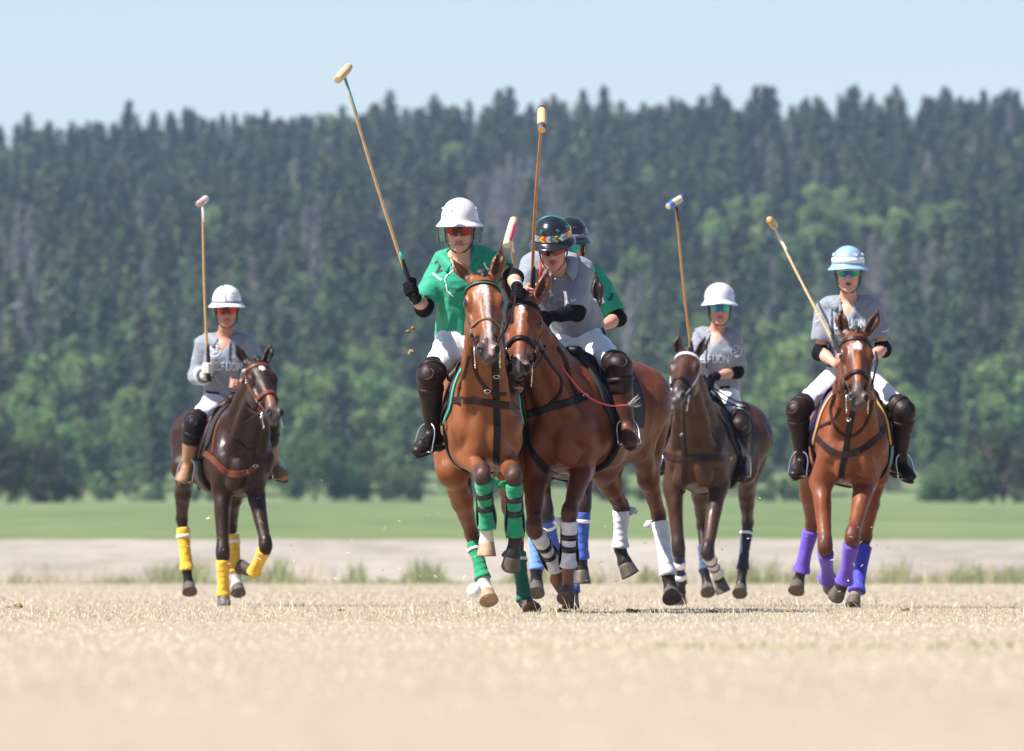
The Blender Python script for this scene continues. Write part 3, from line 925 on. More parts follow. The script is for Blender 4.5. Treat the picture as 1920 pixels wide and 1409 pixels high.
    for key, Kn, Fe, To, dk in ends:
        pc = V3(*sp.get('pastern', {}).get(key, dark))
        dh = unit(unit(To - Fe) + V3(*sp.get('hoofdir', {}).get(key, (0, 0, 0))))
        hl = .082
        Co = To - dh * hl
        F.ell(Fe, (.040, .036, .044), np.array([unit(dk + dh), l, np.cross(unit(dk + dh), l)]), k=.02, col=pc)
        F.cone(Fe, Co, .031, .043, k=.02, col=pc)
        F.cone(Co, Co + dh * .012, .044, .046, k=.01, col=pc * .9)
        hoofs.append((key, Fe, Co, To, dh))
    paint = []
    for s in (-1, 1):
        paint.append((('e', H(.192, s * .088, -.034), AX, V3(.038, .03, .028), None, None, None, 0, None, False), tuple(coat * .22), .012))
        paint.append((('e', H(.555, s * .046, -.004), AX, V3(.030, .018, .025), None, None, None, 0, None, False), (.004, .003, .003), .012))  # dark paint over each nostril hole stands in for its shade
    for a, y, z, ra, rr, c in sp.get('marks', []):
        paint.append((('e', H(a, y, z), AX, V3(ra, rr, .08), None, None, None, 0, None, False), c, .012))
    paint.append((('e', H(.53, .0, -.03), AX, V3(.0001, .0001, .0001), None, None, None, 0, None, False), (0, 0, 0), .0001))
    v, q, c = F.mesh(base=coat, paint=paint, sharp=.021)
    v = relax(v, q, 2, .5)
    q = orient_out(v, q)
    N = vnormals(v, q)
    # long soft muscles and veins under a short coat
    legm = np.clip((v[:, 2] - .62) / .2, .25, 1)
    hm_ = np.clip((np.linalg.norm(v - (poll + A * .3), axis=1) - .25) / .15, .15, 1)
    v = v + N * ((vnoise(v, 8.0, 3) * .0095 + vnoise(v * V3(1, 1, .6), 19., 5) * .0046) * legm * hm_)[:, None]
    N = vnormals(v, q)
    # nose side of the head keeps the coat, the lower nose goes dark
    rel = (v - poll) / Hs; aa = rel @ A; zz = rel @ n; yy = rel @ r
    headm = (np.abs(yy) < .14) & (aa > -.1) & (aa < .7) & (zz > -.3) & (zz < .12)
    kk = np.clip((aa - .40) / .08, 0, 1) * headm * (np.linalg.norm(v - (poll + A * .5), axis=1) < .2)
    base_m = c * (1 - .6 * kk[:, None]) + muzc * .6 * kk[:, None]
    wht = (c.mean(1) > .3) | (c.mean(1) < .006)
    c = np.where(wht[:, None], c, base_m)
    body = obj('body', v, q, coat_mat(), root, cols=c)
    bvh = bvh_of(v, q)
    M_eye = mat('eye_gloss', (.008, .004, .003), .06, spec=.8)
    for s in (-1, 1):
        MB().ball(H(.196, s * .0885, -.030), (.023, .017, .019), AX).build('eye', M_eye, root)
    # hooves
    for key, Fe, Co, To, dh in hoofs:
        fw = unit(f + V3(0, 0, 0) - dh * np.dot(f, dh)); sd = np.cross(dh, fw)
        m = MB(); rings = []
        for t, rr, sh in ((-.006, .040, 0), (0, .047, .0), (.012, .049, .002), (.04, .054, .006), (.070, .060, .011), (.082, .062, .013), (.083, .052, .012), (.076, .028, .01)):
            a = np.linspace(0, 2 * math.pi, 26, endpoint=False)
            x = np.cos(a); heel = np.where(x < -.55, .86, 1)
            rings.append(Co + dh * t + fw * sh + np.outer(x * rr * 1.06 * heel, fw) + np.outer(np.sin(a) * rr * .93, sd))
        hm = hoof_mat()
        if key in sp.get('palehoof', ()): hm = mat('pale_hoof_horn', (.36, .24, .15), .6, var=.35, vscale=25, bump=.4, bscale=120)
        m.rings(rings).build('hoof', hm, root)
    # leg bandages
    for key, Kn, Fe, To, dk in ends:
        wc = wrapc[key]
        if wc is None: continue
        t0, t1 = wc.get('span', (.13, 1.04)); L = np.linalg.norm(Fe - Kn)
        sd = unit(np.cross(dk, V3(0, -1, .01))); fr = np.cross(sd, dk)
        rings = []; nr = 46; rr0 = wc.get('r', .046)
        wob = RNG.uniform(0, 6)
        for i in range(nr):
            t = i / (nr - 1); ctr = Kn + dk * L * (t0 + (t1 - t0) * t)
            a = np.linspace(0, 2 * math.pi, 28, endpoint=False)
            saw = ((t * wc.get('turns', 6) + a / (2 * math.pi)) % 1.0)
            taper = rr0 * (1.0 + .10 * math.cos(t * 5.5) + (wc.get('flare', .12) if t > .80 else 0) * math.sin((t - .8) * 5 * math.pi / 2) ** 2)
            rad = taper + .0028 * saw + .0010 * np.sin(a * 3 + wob + t * 9)
            if i in (0, nr - 1): rad = rad * .84
            rings.append(ctr + np.outer(np.cos(a) * rad, sd) + np.outer(np.sin(a) * rad * 1.08, fr))
        wm = mat('bandage_' + wc['name'], wc['col'], wc.get('rough', .85), var=.22, vscale=28, bump=.35, bscale=220, sheen=.3)
        wr = MB().rings(rings)
        if wc.get('tail'):       # loose end of the bandage sticking out at the top
            b0 = Kn + dk * L * (t0 + .03) + sd * rr0 * wc['tail']
            pts = [b0, b0 + sd * .03 * wc['tail'] - dk * .008 + fr * .01, b0 + sd * .052 * wc['tail'] + dk * .006 + fr * .02]
            wr.ribbon(pts, [fr] * 3, [.06, .045, .02], .004)
        W = wr.build('leg_wrap', wm, root)
        for t, w, cc, nm in wc.get('bands', ()):
            rings = []
            for tt, rr in ((-.5, .985), (-.48, 1.07), (.48, 1.07), (.5, .985)):
                ctr = Kn + dk * (L * (t0 + (t1 - t0) * t) + w * tt)
                a = np.linspace(0, 2 * math.pi, 28, endpoint=False)
                taper = rr0 * (1.0 + .10 * math.cos(t * 5.5)) + .004
                rings.append(ctr + np.outer(np.cos(a) * taper * rr, sd) + np.outer(np.sin(a) * taper * rr * 1.08, fr))
            MB().rings(rings, False, False).build('strap', mat('strap_' + nm, cc, .45, bump=.2), W)
        if wc.get('boot'):       # hard tendon boot shells either side of the fetlock
            rings = []
            for t in np.linspace(.12, 1.08, 16):
                ctr = Kn + dk * L * (t0 + (t1 - t0) * t)
                bul = rr0 * (1.13 + .16 * max(0, math.sin((t - .55) / .5 * math.pi)) if t > .55 else 1.13)
                half_a = R(78 + (22 * math.sin((t - .5) / .58 * math.pi) if t > .5 else 0))
                an = np.linspace(math.pi / 2 - half_a, math.pi / 2 + half_a, 15)
                e_ = np.where((np.arange(15) > 0) & (np.arange(15) < 14), .007, .004)
                bk_ = -fr if fr[1] < 0 else fr
                rings.append(np.concatenate([ctr + np.outer(np.cos(an) * bul, sd) + np.outer(np.sin(an) * bul * 1.1, bk_), (ctr + np.outer(np.cos(an) * (bul + e_), sd) + np.outer(np.sin(an) * (bul + e_) * 1.1, bk_))[::-1]]))
            for _ in (0,):
                MB().rings(rings).build('tendon_boot', mat('boot_shell_' + wc['name'], wc['boot'], .4, var=.1), W)
        if wc.get('crest'):      # small pale maker's crest printed near the top
            pts = []
            for (x0, z0, x1, z1) in ((-.010, 0, .010, 0), (-.012, -.006, .012, -.006), (-.008, .008, .008, .008), (0, .004, 0, .014), (-.009, .0, -.006, .012), (.009, 0, .006, .012)):
                pts.append((x0, z0, x1, z1))
            m = MB()
            for (x0, z0, x1, z1) in pts:
                pp = []
                for t in np.linspace(0, 1, 3):
                    xx = x0 + (x1 - x0) * t; z1_ = z0 + (z1 - z0) * t
                    ctr = Kn + dk * (L * (t0 + .16) - z1_)
                    pp.append(ctr + sd * xx + fr * -math.sqrt(max((rr0 * 1.16) ** 2 - xx * xx, 0)) * 1.08)
                m.ribbon(pp, [-fr] * 3, .004, .002)
            m.build('printed_crest', mat('pale_print', (.75, .72, .78), .6), W)
    # mane: clipped crest on the neck and a forelock stub
    m = MB()
    p0, p1 = H(-.01, 0, -.06), T(.40, 0, 1.49)
    pts = []; nn = []
    for t in np.linspace(0, 1, 14):
        c0 = p0 * (1 - t) + p1 * t + V3(0, 0, .5)
        loc, nr_ = cast(bvh, c0, V3(0, 0, -1))
        if loc is None: loc = p0 * (1 - t) + p1 * t
        pts.append(loc - V3(0, 0, .012)); nn.append(V3(0, 0, 1) + f * .2)
    m.ribbon(pts, nn, [.022 + .006 * math.sin(i) for i in range(14)], .03)
    m.ball(H(-.006, 0, -.002), (.026, .032, .016), AX, 12, 7)
    m.ball(H(.018, .004, .002), (.024, .016, .010), AX, 10, 7)
    m.build('mane', mat('mane_hair', tuple(sp.get('mane', (.014, .010, .009))), .6, var=.3, vscale=90, bump=.8, bscale=160, stretch=(1, 1, .1)), root)
    # tail, tied up
    m = MB()
    tb = T(-.92, 0, 1.34)
    m.tube(catmull([tb, tb - f * .05 + V3(0, 0, -.08), tb - f * .07 + V3(0, 0, -.22), tb - f * .05 + V3(0, 0, -.36), tb - f * .04 + V3(0, 0, -.46)], 4), [.035, .04, .045, .048, .05, .05, .048, .046, .044, .042, .04, .036, .032, .028, .02, .012, .006][:17], 12)
    m.build('tail', mat('mane_hair'), root)
    H_ = dict(root=root, bvh=bvh, H=H, T=T, A=A, r=r, n=n, f=f, l=l, P=P, D=D, poll=poll, sp=sp, up=up, v=v)
    tack(H_)
    return H_

def head_ring(h, a0, tilt, th0, th1, off=.007, cz=-.085, nst=26):
    pts, nr = [], []
    r, n, A = h['r'], h['n'], h['A']
    for th in np.linspace(R(th0), R(th1), nst):
        d = unit(r * math.cos(th) + (n + A * tilt) * math.sin(th))
        c = h['H'](a0, 0, cz)
        loc, nn = cast(h['bvh'], c + d * .30, -d)
        if loc is None or np.linalg.norm(loc - c) > .16:
            if pts: loc, nn = pts[-1] - nr[-1] * off, nr[-1]
            else: loc, nn = c + d * .09, d
        nn = unit(nn * .4 + d * .6)
        pts.append(loc + nn * off); nr.append(nn)
    return pts, nr

def smooth_path(pts, it=2):
    pts = [p.copy() for p in pts]
    for _ in range(it):
        q = [pts[0]] + [(pts[i - 1] + 2 * pts[i] + pts[i + 1]) / 4 for i in range(1, len(pts) - 1)] + [pts[-1]]
        pts = q
    return pts

def px_path(h, pix, off=.004, n=8, fallback=0.0):
    """a strap laid over the body along a line seen in the photograph"""
    P2 = catmull([V3(p[0], p[1], p[2] if len(p) > 2 else fallback) for p in pix], n)
    pts, nr = [], []
    last = None
    for p in P2:
        t = PX(p[0], p[1], h['D'])
        loc, nn = cast(h['bvh'], CAMP, t - CAMP)
        if loc is None or loc[1] > h['D'] + .9:
            loc = PX(p[0], p[1], last[1] if last is not None else h['D'] + p[2]); nn = nr[-1] if nr else V3(0, -1, 0)
        last = loc
        nn = unit(nn + V3(0, -.2, 0))
        pts.append(loc + nn * off); nr.append(nn)
    return smooth_path(pts, 3), nr

def side_patch(h, pts2, off, thick, name, m, parent, s, nx=14):
    """conformal panel on the barrel: pts2 gives (theta, x_front, x_back) rows from top to bottom"""
    th_ = np.array([p[0] for p in pts2]); xf = np.array([p[1] for p in pts2]); xb = np.array([p[2] for p in pts2])
    nt = 22; g = np.zeros((nt, nx, 3)); g2 = np.zeros((nt, nx, 3))
    for i, th in enumerate(np.linspace(th_[0], th_[-1], nt)):
        a, b = np.interp(th, th_, xf), np.interp(th, th_, xb)
        for j, x in enumerate(np.linspace(a, b, nx)):
            c = h['T'](x, 0, 1.14); d = unit(h['l'] * s * math.sin(R(th)) + h['up'] * math.cos(R(th)))
            loc, nn = cast(h['bvh'], c + d * .8, -d)
            if loc is None: loc, nn = c + d * .3, d
            rr = min(np.linalg.norm(loc - c), .36)
            e = 1.0 if 0 < i < nt - 1 and 0 < j < nx - 1 else .6
            g[i, j] = c + d * (rr + off); g2[i, j] = c + d * (rr + off + thick * e)
    for _ in range(2):
        for G in (g, g2): G[1:-1, 1:-1] = (G[:-2, 1:-1] + G[2:, 1:-1] + G[1:-1, :-2] + G[1:-1, 2:]) / 4
    vs = np.concatenate([g.reshape(-1, 3), g2.reshape(-1, 3)]); fs = []; o = nt * nx
    for i in range(nt - 1):
        for j in range(nx - 1):
            a = i * nx + j
            fs.append((a, a + 1, a + nx + 1, a + nx)); fs.append((o + a, o + a + nx, o + a + nx + 1, o + a + 1))
    for i in range(nt - 1):
        for j in (0, nx - 1):
            a = i * nx + j; fs.append((a, a + nx, o + a + nx, o + a))
    for j in range(nx - 1):
        for i in (0, nt - 1):
            a = i * nx + j; fs.append((a, a + 1, o + a + 1, o + a))
    return obj(name, vs, fs, m, parent)

def tack(h):
    sp, root, H, T, bvh = h['sp'], h['root'], h['H'], h['T'], h['bvh']
    r, n, A = h['r'], h['n'], h['A']
    tk = sp['tack']
    LM = {'brown': LEA_BR, 'tan': LEA_TAN, 'black': LEA_BK}[tk.get('leather', 'brown')]()
    NM = {'brown': LEA_BR, 'tan': LEA_TAN, 'black': LEA_BK}[tk.get('nose', tk.get('leather', 'brown'))]()
    st = STEEL()
    # saddle and pad
    pad = mat('saddle_pad_' + tk['padname'], tk['pad'], .9, var=.15, bump=.4, bscale=150)
    cols = []
    for s in (-1, 1):
        side_patch(h, [(6, .34, -.36), (40, .40, -.36), (70, .40, -.34), (98, .30, -.26)], .006, .016, 'saddle_pad', pad, root, s)
        if tk.get('trim'):
            pts, nr = [], []
            for th in np.linspace(8, 98, 16):
                x = np.interp(th, [6, 40, 70, 98], [.34, .40, .40, .30]) + .004
                c = T(x, 0, 1.14); d = unit(h['l'] * s * math.sin(R(th)) + h['up'] * math.cos(R(th)))
                loc, nn = cast(bvh, c + d * .8, -d)
                if loc is None: continue
                rr = min(np.linalg.norm(loc - c), .36)
                pts.append(c + d * (rr + .012)); nr.append(d)
            MB().tube(smooth_path(pts), .0075, 6).build('pad_trim', mat('trim_' + tk['trimname'], tk['trim'], .7), root)
        fl = side_patch(h, [(8, .24, -.22), (40, .30, -.12), (75, .34, -.06), (100, .24, -.02)], .024, .010, 'saddle_flap', {'black': LEA_BK, 'brown': LEA_BR, 'tan': LEA_TAN}[tk.get('flap', 'brown')](), root, s)
        # girth strap
        pts, nr = [], []
        for th in np.linspace(85, 180, 16):
            c = T(.20, 0, 1.10); d = unit(h['l'] * s * math.sin(R(th)) + h['up'] * math.cos(R(th)))
            loc, nn = cast(bvh, c + d * .8, -d)
            if loc is None: continue
            rr = min(np.linalg.norm(loc - c), .345)
            pts.append(c + d * (rr + .008)); nr.append(d)
        if len(pts) > 3: MB().ribbon(smooth_path(pts), nr, .09, .012).build('girth', BLACKC(), root)
    # seat
    F = Field(.009)
    AXh = np.array([h['f'], h['l'], h['up']])
    F.ell(T(.02, 0, 1.475), (.24, .15, .035), AXh, k=.03)
    F.cone(T(.22, 0, 1.50), T(.27, 0, 1.555), .055, .035, k=.05, w=h['l'], fl=1.9)
    F.cone(T(-.20, 0, 1.50), T(-.27, 0, 1.545), .05, .03, k=.05, w=h['l'], fl=2.6)
    for s in (-1, 1):
        F.cone(T(.21, s * .07, 1.50), T(.24, s * .19, 1.38), .035, .03, k=.04)
    v, q, _ = F.mesh(); v = relax(v, q, 2); q = orient_out(v, q)
    obj('saddle_seat', v, q, {'black': LEA_BK, 'brown': LEA_BR, 'tan': LEA_TAN}[tk.get('flap', 'brown')](), root)
    # bridle: browband and crown, noseband, cheek straps
    pb, nb_ = head_ring(h, .075, .12, -12, 192)
    bm = MB().ribbon(smooth_path(pb, 2), nb_, .028, .006)
    pc, nc = head_ring(h, .02, -.1, 180, 360)
    bm.ribbon(smooth_path(pc, 1), nc, .024, .004)
    for s in (-1, 1):
        pts, nr = [], []
        for a in np.linspace(.06, .47, 14):
            th = R(4)
            d = unit(r * s * math.cos(th) + n * math.sin(th)); c = H(a, 0, -.085 if a < .4 else -.075)
            loc, nn = cast(bvh, c + d * .3, -d)
            if loc is None: continue
            pts.append(loc + d * .004); nr.append(unit(nn * .4 + d * .6))
        if len(pts) > 3:
            bm.ribbon(smooth_path(pts, 2), nr, .018, .005)
            for i in (3, 9):      # buckles
                bm2 = MB().torus(pts[i] + nr[i] * .008, np.array([unit(A), unit(np.cross(nr[i], A)), nr[i]]), .014, .0028, 12, 6)
                bm2.build('buckle', st, root)
    br = bm.build('bridle', mat('pale_browband', (.62, .58, .62), .6, var=.3, vscale=160) if tk.get('browpale') else LM, root, smooth=False)
    if tk.get('brow2'):
        pb2, nb2 = head_ring(h, .083, .12, 0, 180, off=.0135)
        MB().ribbon(smooth_path(pb2, 2), nb2, .004, .002).build('browband_piping', mat('green_piping', (.03, .35, .16), .5), br)
    pn, nn_ = head_ring(h, tk.get('na', .36), .10, 0, 360, nst=40)
    nbm = MB().ribbon(smooth_path(pn, 1), nn_, tk.get('nw', .026), .007)
    if tk.get('rope'):
        nbm = MB().tube(smooth_path(pn, 2), .007, 8)
    nbm.build('noseband', mat('braided_noseband', (.25, .13, .05), .7, var=.6, vscale=260, bump=1, bscale=260) if tk.get('rope') else NM, root)
    if sp.get('open'):
        MB().ball(H(.578, 0, -.116), (.020, .016, .007), np.array([A, r, n]), 12, 7).build('tongue', mat('tongue', (.32, .10, .09), .4), root)
        for i in range(6):
            MB().ball(H(.592, (i - 2.5) * .0072, -.122 + .001 * abs(i - 2.5)), (.005, .0034, .008), np.array([A, r, n]), 8, 5).build('tooth', mat('tooth', (.55, .48, .33), .4), root)
    # bit: cheek rings and long shanks with a curb
    bits = []
    for s in (-1, 1):
        c = H(.475, s * .062, -.095)
        m = MB().torus(c, np.array([A, n, r * s]), .026, .0045, 18, 6)
        e = c + A * .085 - n * .03
        m.tube([c - A * .06 + n * .005, c, e], .0045, 6)
        m.torus(e + A * .008, np.array([A, n, r * s]), .012, .003, 12, 6)
        m.build('bit', st, root)
        bits.append((c, e))
    h['bits'] = bits
    # breastplate, neck strap and martingale laid along lines seen in the photo
    for nm, path, w, thk, ml in tk.get('straps', ()):
        pts, nr = px_path(h, path)
        mm = {'brown': LEA_BR, 'tan': LEA_TAN, 'black': LEA_BK}[ml]()
        MB().ribbon(pts, nr, w, thk * .62).build(nm, mm, root, smooth=False)
    for (u_, v_) in tk.get('buckles', ()):
        t = PX(u_, v_, h['D']); loc, nn = cast(bvh, CAMP, t - CAMP)
        if loc is None: continue
        rr = unit(np.cross(nn, V3(0, 0, 1)))
        MB().torus(loc + nn * .012, np.array([rr, V3(0, 0, 1), nn]), .017, .0035, 14, 6, flat=.6).build('buckle', st, root)
    for nm, path, rad, ml in tk.get('cords', ()):
        pts = catmull([h['P'](p) for p in path], 8)
        mm = {'brown': LEA_BR, 'tan': LEA_TAN, 'black': LEA_BK}[ml]() if ml in ('brown', 'tan', 'black') else mat('cord_' + ml, {'blue': (.03, .12, .22)}[ml], .6)
        MB().tube(pts, rad, 7).build(nm, mm, root)

def stirrup(h, c, s, ang, foot_dir, top, leather='brown'):
    """c: tread centre, top: where the strap leaves the saddle"""
    root = h['root']
    fwd = unit(foot_dir); sd = unit(np.cross(V3(0, 0, 1), fwd)); upv = unit(top - c); sd = unit(sd - upv * np.dot(sd, upv))
    m = MB(); pts = []
    for a in np.linspace(-35, 215, 24):
        x = math.cos(R(a)) * .062; z = .105 + math.sin(R(a)) * .062
        if a < 0 or a > 180:
            x = (1 if a < 90 else -1) * (.062 + .004)
            z = .105 - .105 * ((-a / 35) if a < 0 else (a - 180) / 35)
        pts.append(c + sd * x + upv * z)
    m.tube(pts, [.0055] * len(pts), 8)
    tr = []
    for x in np.linspace(-.068, .068, 9):
        w = .022 + .004 * math.cos(x * 40)
        tr.append(np.array([c + sd * x + fwd * w, c + sd * x + fwd * w - upv * .008, c + sd * x - fwd * w - upv * .008, c + sd * x - fwd * w]))
    m.rings(tr)
    m.tube([c + sd * -.016 + upv * .17, c + upv * .182, c + sd * .016 + upv * .17], .006, 6)
    so = m.build('stirrup', STEEL(), root)
    p0 = c + upv * .172
    mid = (p0 + top) / 2
    pts = catmull([p0, mid + unit(np.cross(upv, fwd)) * 0.0, top], 6)
    MB().ribbon(pts, [unit(fwd + V3(0, -.3, 0))] * len(pts), .026, .006).build('stirrup_leather', {'black': LEA_BK, 'brown': LEA_BR, 'tan': LEA_TAN}[leather](), so)
# ---------------------------------------------------------------- riders
def hand_prims(F, wrist, c, m_ax, col, side=1, gl=0.0, k=.006, mallet=.017):
    """closed hand around a rod through c along m_ax: palm, four bent fingers and a thumb"""
    m_ax = unit(m_ax)
    e1 = wrist - c; e1 = unit(e1 - m_ax * np.dot(e1, m_ax)); e2 = np.cross(m_ax, e1) * side
    pc = c + e1 * (mallet + .020)
    F.ell(pc + e1 * .004, (.042, .030, .018), np.array([m_ax, e2, e1]), k=k, col=col)
    F.cone(wrist, pc, .026, .026, k=.015, col=col, w=e1, fl=.8)
    for i, (o, ln, rr) in enumerate(((.030, .96, .0088), (.010, 1.04, .0095), (-.010, 1.0, .0092), (-.029, .82, .0080))):
        rad = mallet + .0085
        angs = [38, 92, 150, 205, 252 * (.94 + .06 * ln)]
        prev = c + m_ax * o + (e1 * math.cos(R(angs[0])) + e2 * math.sin(R(angs[0]))) * (rad + .012)
        for j, a in enumerate(angs[1:]):
            a *= (.97 + .03 * ln)
            q = c + m_ax * (o * (1 - .04 * j)) + (e1 * math.cos(R(a)) + e2 * math.sin(R(a))) * (rad + (.007 if j == 0 else .001))
            F.cone(prev, q, rr * (1.05 - .06 * j), rr * (1.0 - .06 * j), k=.004, col=col); prev = q
    prev = pc + m_ax * .026 - e2 * .012
    for j, a in enumerate((-58, -105, -150)):
        q = c + m_ax * (.036 + .006 * j) + (e1 * math.cos(R(a)) + e2 * math.sin(R(a))) * (mallet + .012)
        F.cone(prev, q, .0125 - .001 * j, .0115 - .001 * j, k=.005, col=col); prev = q

def ring_loft(mb, c, ax, prof, seg=40, ysc=1.22, droop=0.0):
    rings = []
    for z, rx in prof:
        a = np.linspace(0, 2 * math.pi, seg, endpoint=False)
        x = np.cos(a) * rx; y = np.sin(a) * rx * ysc
        zz = z - droop * np.maximum(0, (rx - .112)) * (1.0 * np.abs(np.cos(a)) * 1.2)
        y = y + np.where(np.sin(a) > 0, np.maximum(0, rx - .112) * .9, 0)
        rings.append(c + np.outer(x, ax[0]) + np.outer(y, ax[1]) + np.outer(zz, ax[2]))
    mb.rings(rings)

def helmet(Hc, AXH, sp, root):
    """AXH rows: right, forward, up"""
    c = Hc + AXH[2] * sp.get('hz', .046)
    m = MB()
    dome = [(.139, .002), (.1375, .018), (.132, .038), (.121, .060), (.104, .080), (.080, .096), (.050, .106), (.020, .1095), (.008, .112), (.000, .120), (-.008, .133), (-.014, .139), (-.018, .138),
            (-.010, .120), (-.002, .104), (.01, .100), (.055, .098), (.10, .075), (.122, .03), (.125, .002)]
    ring_loft(m, c, AXH, dome, droop=sp.get('droop', .35))
    hm = sp['hmat']
    h = m.build('helmet', hm, root)
    if 'band' in sp:
        bm_, z0, z1, dr = sp['band']
        mm = MB(); ring_loft(mm, c, AXH, [(z0, .108), (z0, .1128), (z1, .1120 - (z1 - .03) * .08), (z1, .106)])
        mm.build('helmet_band', bm_, h)
    if sp.get('beads'):
        cs = [(.75, .55, .02), (.02, .25, .5), (.75, .75, .72), (.6, .05, .02), (.75, .55, .02), (.6, .05, .02), (.03, .35, .55), (.75, .75, .72), (.02, .02, .03)]
        nb_ = 78; mm = MB(); colr = []
        for i in range(nb_):
            for row in range(5):
                z = .020 + row * .0072; sh = abs(row - 2) * .8
                ci = int((i + sh) / 2.2 + 2) % len(cs); a = 2 * math.pi * (i + .5) / nb_; da = 2 * math.pi / nb_ * .46
                P_ = []
                for aa, zz in ((a - da, z - .0033), (a + da, z - .0033), (a + da, z + .0033), (a - da, z + .0033)):
                    for rr in (.1120, .1150):
                        P_.append(c + AXH[0] * math.cos(aa) * rr + AXH[1] * math.sin(aa) * rr * 1.22 + AXH[2] * zz)
                mm.add(P_, [(0, 2, 4, 6), (1, 7, 5, 3), (0, 1, 3, 2), (2, 3, 5, 4), (4, 5, 7, 6), (6, 7, 1, 0)]); colr += [cs[ci]] * 8
        obj('beaded_band', np.concatenate(mm.v), mm.f, mat('beads', attr=True, rough=.4, spec=.5), h, cols=np.array(colr), smooth=False)
    if 'vents' in sp:
        for a in (62, 118, 20, 160):
            z = .080; rr = .1045
            p = c + AXH[0] * math.cos(R(a)) * rr + AXH[1] * math.sin(R(a)) * rr * 1.22 + AXH[2] * z
            nn = unit(p - c - AXH[2] * .02); t1 = unit(np.cross(nn, AXH[2])); t2 = np.cross(nn, t1)
            MB().torus(p + nn * .001, np.array([t1, t2, nn]), sp.get('ventr', .007), .0026, 14, 6).build('vent_ring', sp['vents'], h)
    if 'piping' in sp:
        for off in ((.0,) if sp.get('pipe1') else (0.,)):
            pts = []
            for t in np.linspace(8, 172, 30):
                pts.append(c + AXH[1] * math.cos(R(t)) * .112 * 1.22 * (1 if True else 1) + AXH[2] * (math.sin(R(t)) * .135 + .004) + AXH[0] * sp.get('pipex', 0) * math.sin(R(t)))
            mm = MB()
            if sp.get('pipe_side'):
                pts = [c + AXH[0] * math.cos(R(t)) * .113 + AXH[2] * (math.sin(R(t)) ** .75 * .1345 + .003) for t in np.linspace(3, 177, 40)]
            mm.tube(pts, .0032, 6)
            mm.build('helmet_piping', sp['piping'], h)
    # chin harness
    m = MB()
    for s in (-1, 1):
        top = c + AXH[0] * s * .088 + AXH[1] * .020 - AXH[2] * .004
        mid = Hc + AXH[0] * s * .070 + AXH[1] * .030 - AXH[2] * .085
        bot = Hc + AXH[1] * .062 - AXH[2] * .132
        pts = catmull([top, Hc + AXH[0] * s * .080 + AXH[1] * .022 - AXH[2] * .045, mid, Hc + AXH[0] * s * .036 + AXH[1] * .058 - AXH[2] * .124, bot], 5)
        m.ribbon(pts, [unit(p - Hc) for p in pts], .013, .004)
        top2 = c + AXH[0] * s * .090 - AXH[1] * .045
        pts = catmull([top2, Hc + AXH[0] * s * .080 - AXH[1] * .01 - AXH[2] * .05, mid], 4)
        m.ribbon(pts, [AXH[0] * s] * len(pts), .011, .004)
    m.build('chin_strap', BLACKC(), h)
    if sp.get('guard'):
        m = MB()
        def gp(a, rr, z): return Hc + AXH[0] * math.cos(R(a)) * rr + AXH[1] * (math.sin(R(a)) * rr * 1.05 + .02) + AXH[2] * z
        for z, rr in ((-.022, .128), (-.075, .122)):
            m.tube([gp(a, rr, z + .006 * math.cos(R(2 * a))) for a in np.linspace(-8, 188, 26)], .0018, 5)
        for a in (-8, 20, 160, 188):
            m.tube([gp(a, .132, .02), gp(a, .130, -.022), gp(a, .123, -.078)], .0018, 5)
        m.tube([gp(-8, .128, -.02), gp(4, .14, .0), gp(20, .131, .005)], .0018, 5)
        m.tube([gp(188, .128, -.02), gp(176, .14, .0), gp(160, .131, .005)], .0018, 5)
        m.build('face_guard', mat('guard_wire', (.08, .08, .09), .3, metal=.8), h)
    return c

def glasses(Hc, AXH, sp, root):
    g = sp['glass']
    nx, nz = 29, 7
    def pt(x, t, off):
        X = x * .070
        top = .020 - .004 * x * x; bot = -.031 + .020 * math.exp(-(x / .13) ** 2) + .012 * x ** 4
        z = top * (1 - t) + bot * t
        y = .116 - .046 * x * x + off - .10 * (z + .01) ** 2
        return Hc + AXH[0] * X + AXH[1] * y + AXH[2] * z
    vs, fs, cc = [], [], []
    for off in (0, .003):
        for j in range(nz):
            for i in range(nx):
                x = -1 + 2 * i / (nx - 1); t = j / (nz - 1)
                vs.append(pt(x, t, off)); w = .5 + .5 * math.sin(x * 3.0 + 1.1 + t * 1.2)
                w = .985 * math.exp(-((x + .10) / .50) ** 4) * (1 - .12 * t); cc.append(np.array(g['c0']) * (1 - w) + np.array(g['c1']) * w)
    o = nx * nz
    for j in range(nz - 1):
        for i in range(nx - 1):
            a = j * nx + i
            fs.append((a, a + 1, a + nx + 1, a + nx)); fs.append((o + a, o + a + nx, o + a + nx + 1, o + a + 1))
    for i in range(nx - 1):
        for j in (0, nz - 1):
            a = j * nx + i; fs.append((a, a + 1, o + a + 1, o + a))
    for j in range(nz - 1):
        for i in (0, nx - 1):
            a = j * nx + i; fs.append((a, a + nx, o + a + nx, o + a))
    gm = mat('mirror_lens', attr=True, rough=.16, metal=.35, coat=.3, spec=.3)
    G = obj('sunglasses', vs, fs, gm, root, cols=cc)
    m = MB()
    m.tube([pt(x, 0, .002) for x in np.linspace(-1, 1, 21)], .0028, 6)
    if g.get('full'):
        m.tube([pt(x, 1, .002) for x in np.linspace(-1, 1, 29)], .0024, 6)
        for x in (-1, 1): m.tube([pt(x, t, .002) for t in (0, .5, 1)], .0026, 6)
    for s in (-1, 1):
        m.tube([pt(s, .2, .0), Hc + AXH[0] * s * .080 + AXH[1] * .01 + AXH[2] * .002, Hc + AXH[0] * s * .079 - AXH[1] * .03 - AXH[2] * .004], .0028, 6)
    m.build('glasses_frame', mat('frame_' + g['fn'], g['frame'], .4), G)

